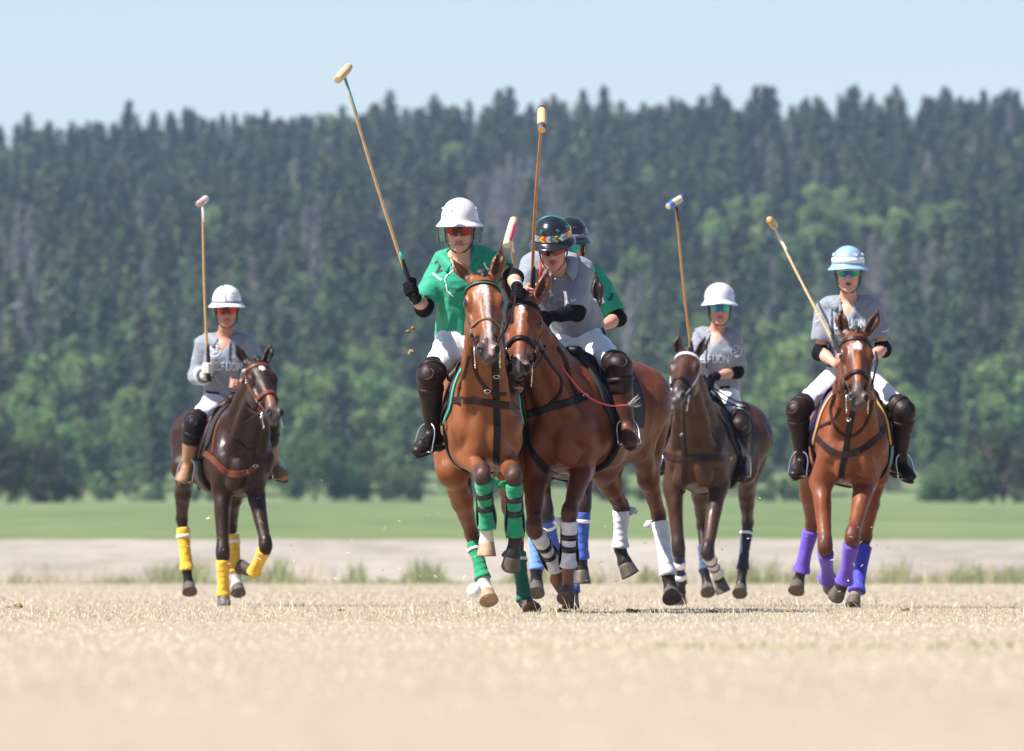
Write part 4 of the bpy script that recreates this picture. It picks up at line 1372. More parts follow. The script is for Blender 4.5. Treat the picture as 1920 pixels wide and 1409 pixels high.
def cloth_mesh(F, infl, amp, seed, stretch=(1, 1, 1)):
    v, q, c = F.mesh(infl=infl)
    v = relax(v, q, 2); q = orient_out(v, q); N = vnormals(v, q)
    S = V3(*stretch)
    a = vnoise(v * S, 14, seed); b = vnoise(v * S[::-1], 26, seed + 1)
    fold = (1 - np.abs(a) * 2.2) * amp + (1 - np.abs(b) * 2) * amp * .45
    c_ = vnoise(v * S, 6.5, seed + 4); fold = fold + ((1 - np.minimum(1, np.abs(c_) * 3)) ** 2 - .25) * amp * 2.2
    v = v + N * fold[:, None]
    return v, q

def text_mesh(txt, size, xs=1.0, bold=0.0):
    cu = bpy.data.curves.new('txt', 'FONT'); cu.body = txt; cu.size = size; cu.align_x = 'CENTER'; cu.align_y = 'CENTER'
    cu.offset = bold; cu.resolution_u = 4
    o = bpy.data.objects.new('txt', cu); COL.objects.link(o)
    dg = bpy.context.evaluated_depsgraph_get()
    me = bpy.data.meshes.new_from_object(o.evaluated_get(dg))
    bm = bmesh.new(); bm.from_mesh(me)
    bmesh.ops.triangulate(bm, faces=bm.faces[:])
    for _ in range(2):
        es = [e for e in bm.edges if e.calc_length() > .012]
        if es: bmesh.ops.subdivide_edges(bm, edges=es, cuts=1)
    bmesh.ops.triangulate(bm, faces=bm.faces[:])
    vs = np.array([v.co[:] for v in bm.verts]); fs = [tuple(v.index for v in f.verts) for f in bm.faces]
    bm.free(); bpy.data.objects.remove(o); bpy.data.curves.remove(cu); bpy.data.meshes.remove(me)
    vs[:, 0] *= xs
    return vs, fs

def decal(bvh, vs, fs, ctr, ex, ez, m, name, parent, off=.004):
    """print laid on the cloth around ctr, letters along ex, upright along ez"""
    ctr = np.asarray(ctr, float); ex = unit(ex); ez = unit(ez); ey = unit(np.cross(ex, ez))
    if ey[1] < 0: ey = -ey            # ey looks into the cloth
    out, miss = [], 0
    for v in vs:
        p = ctr + ex * v[0] + ez * v[1]
        loc, nn = cast(bvh, p - ey * .25, ey)
        if loc is None or np.linalg.norm(loc - p) > .22: out.append(None); continue
        out.append(loc - ey * off)
    keep = [f for f in fs if all(out[i] is not None for i in f) and np.ptp([out[i][1] for i in f]) < .04]
    if not keep: return None
    used = sorted({i for f in keep for i in f}); mp = {i: k for k, i in enumerate(used)}
    base = np.array([out[i] for i in used]); n = len(base)
    vv = np.concatenate([base, base + ey * .003])
    ff = []
    for f in keep:
        a = tuple(mp[i] for i in f); ff.append(a); ff.append(tuple(i + n for i in a[::-1]))
    return obj(name, vv, ff, m, parent, smooth=False)

def poly_shape(pts, th):
    """thick 2-D polyline as a strip (for printed lines)"""
    P2 = np.array(pts, float); vs, fs = [], []
    P3 = []
    for i in range(len(P2) - 1):
        n = max(2, int(np.linalg.norm(P2[i + 1] - P2[i]) / .008))
        for t in np.linspace(0, 1, n, endpoint=False): P3.append(P2[i] * (1 - t) + P2[i + 1] * t)
    P3.append(P2[-1])
    for i, p in enumerate(P3):
        d = P3[min(i + 1, len(P3) - 1)] - P3[max(i - 1, 0)]; d = d / (np.linalg.norm(d) + 1e-9); nn = np.array([-d[1], d[0]])
        vs += [(*(p + nn * th / 2), 0), (*(p - nn * th / 2), 0)]
    for i in range(len(P3) - 1): fs.append((2 * i, 2 * i + 1, 2 * i + 3, 2 * i + 2))
    return np.array(vs), fs

def build_person(sp):
    D = sp['D']; J = {k: PX(v[0], v[1], D + v[2]) for k, v in sp['J'].items()}
    root = root_empty('person', V3(J['pel'][0], J['pel'][1], J['pel'][2] - .05), sp['label'], 'rider', sp.get('group'))
    skin = V3(*sp.get('skin', (.56, .30, .21)))
    yaw, pitch, roll = [R(a) for a in sp['head']]
    hf = V3(math.sin(yaw) * math.cos(pitch), -math.cos(yaw) * math.cos(pitch), -math.sin(pitch))
    hr = V3(math.cos(yaw), math.sin(yaw), math.tan(roll)); hr = unit(hr - hf * np.dot(hr, hf)); hu = np.cross(hf, hr)
    if hu[2] < 0: hu = -hu
    AXH = np.array([hr, hf, hu]); Hc = J['head']
    def h(x, y, z): return Hc + hr * x + hf * y + hu * z
    shR, shL = J['shR'], J['shL']; lat = unit(shL - shR); spine = unit((shR + shL) / 2 - J['pel']); fr = unit(np.cross(spine, lat)); 
    if fr[1] > 0: fr = -fr
    lat = unit(np.cross(fr, spine)); lat = lat if lat[0] > 0 else -lat
    AXT = np.array([lat, fr, spine])
    W = np.linalg.norm(shL - shR)
    chest, waist, pel = J['chest'], J['waist'], J['pel']
    def torso(F, arm=True, sl=None, col=None):
        F.cone(shR - lat * -.035, shL - lat * .035, .062, .062, k=.05, col=col)
        F.ell(chest, (W * .43, .105, .17), AXT, k=.05, col=col)
        F.ell(chest + fr * .055 + lat * .06 - spine * .01, (.058, .052, .06), AXT, k=.03, col=col)
        F.ell(chest + fr * .055 - lat * .06 - spine * .01, (.058, .052, .06), AXT, k=.03, col=col)
        F.cone(chest - spine * .04, waist, .132, .116, k=.05, col=col, w=fr, fl=.78)
        F.cone(waist, pel, .118, .140, k=.05, col=col, w=fr, fl=.8)
        F.cone(J['neck'] - spine * .01, (shR + shL) / 2 + spine * .015, .060, .075, k=.04, col=col)
    # ---- body: one continuous surface, face included
    F = Field(.0058)
    S = skin
    torso(F, col=S)
    F.cone(J['neck'], h(0, -.012, -.075), .054, .050, k=.025, col=S)
    F.ell(h(0, -.012, .022), (.077, .094, .098), AXH, k=.02, col=S)
    F.ell(h(0, .030, -.045), (.060, .062, .070), AXH, k=.03, col=S)
    F.cone(h(-.048, .012, -.075), h(-.012, .072, -.112), .018, .017, k=.03, col=S)
    F.cone(h(.048, .012, -.075), h(.012, .072, -.112), .018, .017, k=.03, col=S)
    F.ell(h(0, .079, -.108), (.020, .016, .017), AXH, k=.015, col=S)
    for s in (-1, 1):
        F.ell(h(s * .043, .062, -.030), (.024, .022, .024), AXH, k=.02, col=S * V3(1.05, .92, .9))
        F.ell(h(s * .033, .086, .014), (.026, .010, .008), AXH, k=.012, col=S)
        F.ell(h(s * .033, .0885, -.006), (.018, .010, .011), AXH, k=.010, col=S * .55)
        F.ell(h(s * .080, -.008, -.018), (.009, .018, .031), AXH, k=.008, col=S)
    F.cone(h(0, .092, .004), h(0, .112, -.040), .009, .0125, k=.012, col=S)
    for s in (-1, 1): F.ell(h(s * .012, .102, -.044), (.009, .011, .008), AXH, k=.008, col=S)
    lip = V3(*sp.get('lip', (.42, .13, .11)))
    F.ell(h(0, .094, -.070), (.024, .010, .0052), AXH, k=.006, col=lip)
    F.ell(h(0, .093, -.081), (.020, .010, .0058), AXH, k=.006, col=lip)
    mo = sp.get('mouth', .0010)
    if mo > .003: F.ell(h(0, .106, -.0755), (.016, .016, mo), AXH, k=.002, col=V3(.14, .04, .035), sub=True)
    for a in 'RL':
        s = 1 if a == 'L' else -1
        sh, el, wr, hd = J['sh' + a], J['el' + a], J['wr' + a], J['hd' + a]
        F.cone(sh, el, .050, .038, k=.03, col=S)
        F.cone(el, wr, .040, .025, k=.02, col=S)
        d = unit(wr - el)
        F.cone(el + d * .03, el + d * .12, .042, .036, k=.02, col=S)
        if a == 'R' or sp.get('reinhand', True):
            ma = J['mal'] - hd if a == 'R' else V3(.15, .30, .90)
            if a == 'R' and 'malax' in sp: ma = V3(*sp['malax'])
            hand_prims(F, wr, hd, ma, S * V3(1, .9, .88), side=1 if a == 'R' else -1)
        hp, kn, an, to = J['hip' + a], J['kn' + a], J['an' + a], J['to' + a]
        F.cone(pel * .5 + hp * .5, kn, .098, .056, k=.05, col=S)
        F.cone(kn, an, .054, .036, k=.02, col=S)
        F.ell(kn * .65 + an * .35 + V3(0, .02, 0), (.11, .05, .05), np.array([unit(an - kn), lat, np.cross(unit(an - kn), lat)]), k=.03, col=S)
        F.cone(an, to, .036, .030, k=.02, col=S)
    pnt = [] if mo > .003 else [(('e', h(0, .104, -.0757), AXH, V3(.021, .02, .0022), None, None, None, 0, None, False), (.16, .05, .045), .004)]
    v, q, c = F.mesh(base=S, sharp=.006, paint=pnt)
    v = relax(v, q, 1, .35); q = orient_out(v, q)
    obj('body', v, q, mat('skin', attr=True, rough=.5, sss=.25, var=.05, vscale=40, bump=.15, bscale=150), root, cols=c)
    body_bvh = bvh_of(v, q)
    # ---- hair under the helmet
    F = Field(.006)
    F.ell(h(0, -.024, -.004), (.083, .092, .085), AXH, k=.02)
    F.ell(h(0, .06, -.05), (.074, .075, .085), AXH, k=.01, sub=True)
    if sp.get('pony'):
        pb = h(0, -.10, -.05); F.cone(pb, pb + hf * -.05 - hu * .05, .028, .03, k=.02); F.cone(pb + hf * -.05 - hu * .05, pb - hf * .05 - hu * .20, .03, .012, k=.02)
    v, q, c = F.mesh(); q = orient_out(v, q); N = vnormals(v, q); v = v + N * (vnoise(v * V3(3, 3, .6), 60, 2) * .002)[:, None]
    obj('hair', v, q, mat('hair_' + sp['hairn'], sp['hair'], .45, var=.4, vscale=60, bump=.9, bscale=120, stretch=(1, 1, .12)), root)
    # ---- shirt
    F = Field(.0075)
    torso(F)
    slv = sp.get('sleeve', {'R': .70, 'L': .70})
    for a in 'RL':
        sh, el, wr = J['sh' + a], J['el' + a], J['wr' + a]
        t = slv[a]
        if t <= 1:
            e = sh + (el - sh) * t
            F.cone(sh, e, .057, .064, k=.03)
            d = unit(el - sh); cut = e + d * .06
            F.ell(cut, (.085, .085, .048), _frame(d), k=.004, sub=True)
            # hollow cuff
            F.cone(e - d * .03, cut, .048, .056, k=.003, sub=True)
        else:
            F.cone(sh, el, .058, .055, k=.03)
            e = el + (wr - el) * (t - 1); F.cone(el, e, .057, .052, k=.02)
            d = unit(wr - el); F.cone(e - d * .02, e + d * .08, .040, .048, k=.003, sub=True)
            F.ell(e + d * .055, (.075, .075, .048), _frame(d), k=.004, sub=True)
    if sp.get('cuffs'):
        for a in 'RL':
            el, wr = J['el' + a], J['wr' + a]; d = unit(wr - el); e = el + (wr - el) * (slv[a] - 1)
            for off, mm_ in ((.012, mat('cuff_white', (.62, .62, .66), .8)), (-.003, mat('cuff_navy', (.02, .03, .07), .8)), (-.018, mat('cuff_white'))):
                MB().torus(e + d * off, _frame(d), .0635, .0075, 26, 8).build('cuff_band', mm_, root)
    # hem skirt
    F.cone(waist, pel - spine * .0 + spine * sp.get('hem', .04), .128, .138, k=.03, w=fr, fl=.84)
    F.ell(pel - spine * (.17 - sp.get('hem', .04)), (.26, .24, .115), AXT, k=.005, sub=True)
    # open neck: a V cut down the front and the neck hole
    vb = J['vneck']; nk = J['neck']
    F.cone(nk + spine * .05, nk - spine * .012, .078, .066, k=.004, sub=True)
    vc = vb * .35 + nk * .65 + fr * .06
    for t in np.linspace(-1.1, 1, 30):
        p = (nk + fr * .02) * (1 - t) + vb * t
        F.ell(p + fr * .05, (.012 + .046 * (1 - max(t, 0)), .095, .018), AXT, k=.008, sub=True)
    v, q = cloth_mesh(F, .011, sp.get('fold', .0045), sp.get('seed', 1), sp.get('stretch', (1, 1, .55)))
    shirt_m = sp['shirt']
    sh_o = obj('shirt', v, q, shirt_m, root)
    sbvh = bvh_of(v, q)
    # collar
    ctr = nk * .8 + (shR + shL) * .1; m = MB(); prof = []
    for th in np.linspace(-238, 58, 60):
        cosx, siny = math.cos(R(th)), math.sin(R(th))
        d = lat * cosx + fr * siny; fz = max(0, siny)
        top = ctr + d * .070 + spine * (.034 - .03 * fz)
        mid = ctr + d * .088 + spine * (.030 - .03 * fz)
        bot = ctr + d * (.112 + .012 * fz) + spine * (-.012 - .062 * fz ** 1.5)
        out = unit(d + spine * (.9 - .7 * fz))
        for nm_, lim in (('mid', .035), ('bot', .06)):
            p = mid if nm_ == 'mid' else bot
            loc, nn = cast(sbvh, p + out * .16, -out)
            if loc is not None and -.05 < np.dot(loc - p, out) < lim: p = loc + out * (.010 if nm_ == 'mid' else .018)
            if nm_ == 'mid': mid = p
            else: bot = p
        prof.append([top, mid, bot, out])
    for _ in range(3):
        prof = [prof[0]] + [[(prof[i - 1][k] + 2 * prof[i][k] + prof[i + 1][k]) / 4 for k in range(4)] for i in range(1, len(prof) - 1)] + [prof[-1]]
    rings = [np.array([t_, (t_ + m_) / 2 + o_ * .006, m_ + o_ * .003, b_, b_ - o_ * .005, m_ - o_ * .004, t_ - o_ * .006]) for t_, m_, b_, o_ in prof]
    m.rings(rings)
    col_m = sp.get('collar', shirt_m)
    m.build('collar', col_m, sh_o)
    # ---- breeches
    F = Field(.0078)
    F.cone(waist - spine * .02, pel, .112, .138, k=.05, w=fr, fl=.82)
    for a in 'RL':
        hp, kn = J['hip' + a], J['kn' + a]
        F.cone(pel * .5 + hp * .5, kn, .102, .055, k=.05)
        F.cone(kn, kn * .8 + J['an' + a] * .2, .052, .048, k=.02)
    v, q = cloth_mesh(F, .006, .0022, 11 + sp.get('seed', 1), (1, 1, 1))
    breech_m = mat('white_breeches', (.70, .69, .71), .75, var=.03, bump=.35, bscale=60, sheen=.2)
    obj('breeches', v, q, breech_m, root)
    bb = bvh_of(v, q)
    # belt
    if sp.get('belt', True):
        pts, nr = [], []
        bc = waist * .45 + pel * .55
        for th in np.linspace(0, 2 * math.pi, 33):
            d = unit(lat * math.cos(th) + fr * math.sin(th)); loc, nn = cast(bb, bc + d * .4, -d)
            if loc is None: loc = bc + d * .13
            pts.append(loc); nr.append(d)
        MB().ribbon(smooth_path(pts), nr, .036, .006).build('belt', LEA_BR(), root)
    # ---- boots, knee guards
    for a in 'RL':
        kn, an, to, hp = J['kn' + a], J['an' + a], J['to' + a], J['hip' + a]
        F = Field(.0065)
        bd = unit(an - kn); fd = unit(to - an); fd2 = unit(V3(fd[0], fd[1], 0) + V3(0, -1e-3, 0))
        F.cone(kn + bd * .07, an, .060, .041, k=.02)
        F.ell(kn * .62 + an * .38 + V3(0, .02, 0), (.12, .052, .054), np.array([bd, lat, np.cross(bd, lat)]), k=.03)
        heel = an + bd * .045 - fd2 * .035
        F.cone(an, heel, .040, .034, k=.02)
        ball = an * .25 + to * .75
        sdv = unit(np.cross(fd, bd)); upf = np.cross(sdv, fd)
        F.cone(heel, ball, .034, .036, k=.02, w=sdv, fl=1.1)
        F.cone(an, ball, .036, .030, k=.02)
        F.ell(to, (.050, .045, .028), np.array([unit(to - heel), sdv, unit(np.cross(sdv, to - heel))]), k=.025)
        v, q = cloth_mesh(F, .004, .0012, 3, (1, 1, .4))
        bt = obj('boot', v, q, sp['boot'], root)
        fdir = unit(to - heel); dn = unit(np.cross(sdv, fdir)); dn = dn if dn[2] < 0 else -dn
        m = MB(); up_, lo_ = [], []
        for i in range(28):
            t = 2 * math.pi * i / 28
            x = math.cos(t); y = math.sin(t)
            L0 = np.linalg.norm(to - heel) / 2 + .045
            w_ = .036 + .010 * max(0, x) - .004 * max(0, -x)
            cc = (heel + to) / 2 + fdir * (x * L0) + sdv * (y * w_) + dn * .030
            up_.append(cc); lo_.append(cc + dn * .012)
        m.rings([np.array(up_), np.array(lo_)])
        m.add(*_boxish(heel - fdir * .012 + dn * .052, fdir, sdv, dn, .032, .030, .012))
        m.build('boot_sole', mat('boot_sole_rubber', (.03, .024, .02), .7), bt)
        # knee guard
        F = Field(.0065)
        td = unit(kn - hp); fwd = unit(unit(td - bd) + V3(0, -.25, 0))
        F.cone(kn - td * .085, kn, .074, .070, k=.02); F.cone(kn, kn + bd * .12, .070, .064, k=.02)
        F.ell(kn + fwd * .036 + bd * .01, (.052, .042, .058), np.array([sdv, fwd, np.cross(sdv, fwd)]), k=.02)
        F.ell(kn + fwd * .070 + bd * .012, (.034, .016, .034), np.array([sdv, fwd, np.cross(sdv, fwd)]), k=.004)
        F.cone(kn - td * .02, kn - td * .15, .060, .066, k=.003, sub=True)
        F.ell(kn - td * .168, (.10, .10, .05), _frame(td), k=.003, sub=True)
        v, q = cloth_mesh(F, .006, .0016, 5, (1, 1, 1))
        kg = obj('knee_guard', v, q, sp['guard_m'], root)
        MB().torus(kn + fwd * .084 + bd * .012, np.array([sdv, np.cross(sdv, fwd), fwd]), .036, .0055, 24, 7).build('cap_ring', sp['guard_m'], kg)
        kb = bvh_of(v, q)
        for base, dv, tl in ((kn - td * .050, td, .2), (kn + bd * .075, bd, .0)):
            pts, nr = [], []
            s1 = unit(np.cross(dv, fwd)); f1 = unit(np.cross(s1, dv))
            for th in np.linspace(0, 2 * math.pi, 29):
                d = unit(s1 * math.cos(th) + f1 * math.sin(th) + dv * tl * math.cos(th)); loc, nn = cast(kb, base + d * .3, -d)
                if loc is None: loc = base + d * .075
                pts.append(loc + d * .002); nr.append(d)
            MB().ribbon(smooth_path(pts, 2), nr, .030, .006).build('guard_strap', sp.get('strap_m', sp['guard_m']), kg)
    # ---- elbow guards
    for a in sp.get('elbow', ''):
        el, sh, wr = J['el' + a], J['sh' + a], J['wr' + a]
        F = Field(.006)
        d1 = unit(sh - el); d2 = unit(wr - el)
        e1 = np.linalg.norm(wr - el)
        F.cone(el + d1 * .025, el, .044, .046, k=.02); F.cone(el, el + d2 * min(sp.get('padlen', .06), e1 * (.3 if sp.get('padlen', .06) < .1 else .62)), .046, .042, k=.02)
        F.ell(el - unit(d1 + d2 + V3(0, .3, 0)) * .018, (.045, .035, .045), k=.02)
        v, q = cloth_mesh(F, .003, .0015, 8); obj('elbow_guard', v, q, BLACKC(), root)
    # ---- gloves
    for a, gm in sp.get('gloves', {}).items():
        F = Field(.0036)
        hd, wr = J['hd' + a], J['wr' + a]
        ma = (V3(*sp['malax']) if 'malax' in sp else J['mal'] - hd) if a == 'R' else V3(.15, .30, .90)
        hand_prims(F, wr, hd, ma, None, side=1 if a == 'R' else -1)
        d = unit(J['el' + a] - wr); F.cone(wr, wr + d * .045, .029, .031, k=.01)
        v, q = cloth_mesh(F, .0035, .0004, 4); obj('glove', v, q, gm, root)
        MB().ribbon([wr + d * .03 + (lat * math.cos(t) + np.cross(d, lat) * math.sin(t)) * .034 for t in np.linspace(0, 6.2832, 17)],
                    [unit(lat * math.cos(t) + np.cross(d, lat) * math.sin(t)) for t in np.linspace(0, 6.2832, 17)], .016, .004).build('glove_cuff', mat('pale_cuff', (.5, .52, .5), .7, var=.3, vscale=150), root)
    helmet(Hc, AXH, sp, root)
    glasses(Hc, AXH, sp, root)
    return dict(J=J, root=root, sbvh=sbvh, shirt=sh_o, AXT=AXT, lat=lat, fr=fr, spine=spine, D=D, P=lambda t: PX(t[0], t[1], D + t[2]), AXH=AXH, Hc=Hc)

def _frame(d):
    d = unit(d); a = unit(np.cross(d, V3(0, 0, 1) if abs(d[2]) < .9 else V3(1, 0, 0))); b = np.cross(d, a)
    return np.array([a, b, d])

def _boxish(c, x, y, z, a, b, d):
    vs = [c + x * sx * a + y * sy * b + z * sz * d for sx in (-1, 1) for sy in (-1, 1) for sz in (-1, 1)]
    return vs, [(0, 1, 3, 2), (4, 6, 7, 5), (0, 4, 5, 1), (2, 3, 7, 6), (0, 2, 6, 4), (1, 5, 7, 3)]

# ---------------------------------------------------------------- mallets
def mallet(sp):
    """hand end -> head; shaft of cane, wrapped grip, wooden cigar head set across the end"""
    hand, tip = sp['hand'], sp['tip']
    d = unit(tip - hand); butt = hand - d * .10
    root = root_empty('polo_mallet', butt, sp['label'], 'mallet', 'mallets held up by the riders')
    L = np.linalg.norm(tip - butt)
    ts = np.linspace(.22 / L, 1, 22)
    pts = [butt + d * L * t + unit(np.cross(d, V3(0, 1, 0))) * .010 * math.sin(math.pi * t) for t in ts]
    MB().tube(pts, [.0105 - .0028 * t + .0007 * (i % 3 == 0) for i, t in enumerate(ts)], 10).build('shaft', mat('cane_' + sp.get('canen', 'light'), sp.get('cane', (.55, .31, .13)), .42, var=.18, vscale=30, coat=.3), root)
    g = [butt + d * x for x in (0, .012, .05, .12, .20, .265, .285)]
    MB().tube(g, [.017, .021, .0155, .0165, .0155, .0135, .011], 12).build('grip', mat('grip_wrap', (.015, .015, .017), .75, bump=.9, bscale=150, stretch=(1, 1, 6)), root)
    if 'collar' in sp:
        MB().tube([butt + d * x for x in (.287, .30, .335)], [.0125, .0128, .0115], 10).build('grip_collar', mat('collar_' + sp['collarn'], sp['collar'], .6), root)
    w0 = sp.get('wrapl', .20)
    MB().tube([tip - d * w0, tip - d * (w0 - .01), tip - d * .02], [.0082, .0094, .0090], 10).build('head_wrap', mat('wrap_' + sp['wrapn'], sp['wrapc'], .6, var=.1), root)
    t = unit(sp['headdir']); t = unit(t - d * np.dot(t, d))
    m = MB(); rings = []; hl = sp.get('hl', .215)
    prof = [(-.5, .018), (-.495, .0225), (-.46, .0245), (-.2, .0265), (.2, .0265), (.44, .0245), (.485, .021), (.5, .012)]
    side = np.cross(d, t)
    for x, rr in prof:
        a = np.linspace(0, 2 * math.pi, 20, endpoint=False)
        cut = .012 * max(0, (x - .1)) * sp.get('bevel', 1)
        rings.append(tip + t * x * hl + np.outer(np.cos(a) * rr, side) + np.outer(np.sin(a) * (rr) + 0, d) + d * cut)
    m.rings(rings)
    hd = m.build('mallet_head', mat('head_wood_' + sp['headn'], sp['headc'], .45, var=.15, vscale=35, coat=.2), root)
    for (x0, x1, cc, nm) in sp.get('headbands', ()):
        rings = []
        for x in np.linspace(x0, x1, 6):
            rr = np.interp(x, [p[0] for p in prof], [p[1] for p in prof]) + .0012
            a = np.linspace(0, 2 * math.pi, 20, endpoint=False); cut = .012 * max(0, (x - .1)) * sp.get('bevel', 1)
            rings.append(tip + t * x * hl + np.outer(np.cos(a) * rr, side) + np.outer(np.sin(a) * rr, d) + d * cut)
        MB().rings(rings).build('head_band', mat('headband_' + nm, cc, .45), hd)
    if 'stripe' in sp:
        rings = []
        for x in np.linspace(-.35, .45, 8):
            rr = np.interp(x, [p[0] for p in prof], [p[1] for p in prof]) + .0012
            a = np.linspace(R(sp['stripe'][0]), R(sp['stripe'][1]), 8)
            ring = tip + t * x * hl + np.outer(np.cos(a) * rr, side) + np.outer(np.sin(a) * rr, d)
            rings.append(np.concatenate([ring, (tip + t * x * hl + np.outer(np.cos(a) * (rr - .004), side) + np.outer(np.sin(a) * (rr - .004), d))[::-1]]))
        MB().rings(rings).build('head_stripe', mat('pink_stripe', (.75, .04, .18), .5), hd)
    return root
TEAMS = (1, 2, 3, 4, 5, 6)
# ---------------------------------------------------------------- the six horses and riders
def wrap(name, col, **k): return dict(name=name, col=col, **k)
GRN = (.0, .24, .10); WHT = (.62, .61, .66); YEL = (.72, .40, .02); BLU = (.03, .09, .42); LBL = (.12, .24, .62); PUR = (.10, .04, .40); NAV = (.012, .018, .045)
BK = (.008, .008, .010)

HORSES = {}
def team2():
    gb = dict(bands=[(.28, .034, BK, 'black'), (.56, .036, BK, 'black')], boot=(.02, .22, .13), tail=-1, turns=7, span=(.12, .98), r=.044)
    return dict(D=50.2, u=903, yaw=3, wide=.76, label='chestnut horse with a long white blaze and green leg bandages, left of centre',
        group='polo horses galloping towards the viewer',
        coat=(.185, .057, .0155), dark=(.022, .018, .018), muz=(.07, .055, .055), headtone=(1, 1, 1),
        poll=(904, 512, -.98), muzzle=(917, 662, -1.36), hyaw=2, hroll=-3, ears=[(848, 493, .02), (941, 465, .02)],
        FR=[(872, 852, -.42), (905, 890, -.80), (913, 992, -.66), (912, 1043, -.64)],
        FL=[(944, 856, -.42), (963, 893, -.80), (966, 1006, -.66), (958, 1061, -.60)],
        HR=[(848, 905, .30), (884, 998, .80), (906, 1088, .70), (917, 1130, .60)],
        HL=[(955, 905, .30), (968, 1018, .80), (984, 1128, .70), (999, 1148, .58)],
        hoofdir={'FL': (0, .35, 0), 'HL': (0, -.1, -.1), 'HR': (0, -.2, -.1), 'FR': (0, -.1, -.1)},
        knee=(.020, .016, .017), hock={'HR': (.06, .02, .009), 'HL': (.06, .02, .009)},
        pastern={'FR': (.72, .66, .60), 'HR': (.70, .64, .58)}, palehoof=('FR', 'HR'),
        wrap={'FR': wrap('green', GRN, **gb), 'FL': wrap('green', GRN, **{**gb, 'tail': 1}),
              'HR': wrap('green', GRN, bands=[(.20, .016, (.8, .8, .8), 'white')], tail=-1, span=(.22, .98), r=.043), 'HL': wrap('darkgreen', (.0, .12, .06), bands=[(.17, .018, (.8, .8, .8), 'white')], tail=1, span=(.16, 1.0), r=.043)},
        marks=[(.125, .0, .035, .040, .026, (.50, .43, .39)), (.17, .008, .03, .05, .018, (.52, .46, .42)), (.25, .010, .03, .08, .014, (.52, .46, .42)), (.35, .012, .03, .08, .015, (.54, .48, .45)),
               (.44, .012, .02, .07, .016, (.54, .48, .45)), (.53, .010, .0, .05, .013, (.48, .30, .27))],
        tack=dict(leather='brown', flap='brown', padname='black', pad=(.02, .02, .022), trimname='teal', trim=(.05, .42, .32), rope=True, na=.33, brow2=True,
            straps=[('breastplate', [(843, 756), (862, 750), (890, 752), (925, 757), (960, 762), (985, 764)], .045, .010, 'brown'),
                    ('martingale', [(927, 668), (929, 700), (930, 745), (932, 800), (931, 850), (930, 886)], .042, .010, 'black'),
                    ('neck_strap', [(888, 652), (890, 690), (905, 720), (925, 738), (950, 738), (972, 728)], .022, .008, 'brown'),
                    ('shoulder_strap', [(880, 668), (872, 700), (862, 728), (860, 748)], .018, .008, 'brown'),
                    ('girth_strap', [(838, 742), (836, 780), (838, 805)], .03, .008, 'tan')],
            buckles=[(930, 705), (842, 758), (913, 732)],
            cords=[('rein', [(895, 640, -1.25), (880, 630, -1.0), (884, 610, -.6), (905, 580, -.3)], .007, 'brown'),
                   ('rein', [(934, 640, -1.25), (948, 620, -1.0), (962, 580, -.7), (968, 545, -.42)], .007, 'brown')]))

def team3():
    wb = dict(bands=[(.34, .034, BK, 'black'), (.60, .036, BK, 'black')], boot=(.015, .015, .017), turns=6, span=(.14, .98), r=.044)
    return dict(D=51.0, u=1103, yaw=-20, label='open-mouthed bay horse with small white star, white leg bandages and black tack',
        group='polo horses galloping towards the viewer',
        coat=(.125, .034, .0115), dark=(.030, .012, .009), muz=(.10, .075, .065), headtone=(1.35, 1.4, 1.5),
        poll=(984, 552, -1.02), muzzle=(972, 696, -1.42), hyaw=-3, hroll=-2, open=.032, ears=[(951, 517, .02), (1026, 514, .03)],
        FR=[(1003, 900, -.50), (1001, 990, -.82), (1044, 1066, -.50), (1056, 1094, -.34)],
        FL=[(1092, 878, -.40), (1068, 962, -.84), (1066, 1066, -.76), (1064, 1126, -.86)],
        HR=[(1125, 895, .30), (1165, 952, .62), (1163, 1028, .66), (1183, 1078, .66)],
        HL=[(1196, 850, .45), (1235, 965, .98), (1253, 1080, .92), (1262, 1126, .84)],
        hoofdir={'HR': (.1, .1, 0), 'HL': (0, -.4, 0), 'FL': (0, -.4, 0), 'FR': (.5, .5, 0)},
        knee={'FR': (.09, .03, .016), 'FL': (.08, .028, .016)}, hock=(.03, .012, .008),
        pastern={'FL': (.24, .10, .045), 'FR': (.20, .08, .04), 'HR': (.02, .014, .012), 'HL': (.02, .014, .012)},
        wrap={'FR': wrap('white', WHT, **wb), 'FL': wrap('white', WHT, **{**wb, 'tail': 1}),
              'HR': wrap('white', WHT, tail=-1, span=(.06, .98), r=.046), 'HL': wrap('white', WHT, tail=1, span=(.12, 1.0), r=.046, bands=[])},
        marks=[(.105, -.006, .02, .036, .018, (.52, .49, .47)), (.145, -.006, .02, .022, .012, (.52, .49, .47)), (.215, -.010, .02, .065, .006, (.40, .33, .30)), (.51, -.006, .0, .05, .008, (.55, .45, .42))],
        tack=dict(leather='black', nose='black', flap='black', padname='black', pad=(.02, .02, .022), na=.33, nw=.032, flapmat='black',
            straps=[('breastplate', [(986, 777), (1004, 773), (1030, 764), (1060, 756), (1080, 750), (1098, 744)], .05, .012, 'black'),
                    ('martingale', [(978, 706), (980, 750), (984, 790), (992, 830), (1008, 862), (1030, 888)], .046, .010, 'black'),
                    ('neck_strap', [(1004, 640), (1030, 680), (1052, 712), (1048, 740), (1030, 758)], .020, .008, 'black'),
                    ('shoulder_strap', [(1046, 652), (1060, 676), (1066, 700), (1076, 730), (1085, 748)], .022, .008, 'black')],
            buckles=[(981, 756), (1096, 744)],
            cords=[('rein', [(1002, 690, -1.3), (1016, 672, -1.1), (1022, 640, -.8), (1014, 605, -.5)], .007, 'black'),
                   ('rein', [(948, 672, -1.3), (944, 640, -1.1), (948, 600, -.9), (960, 560, -.75), (992, 545, -.5)], .007, 'black')]))

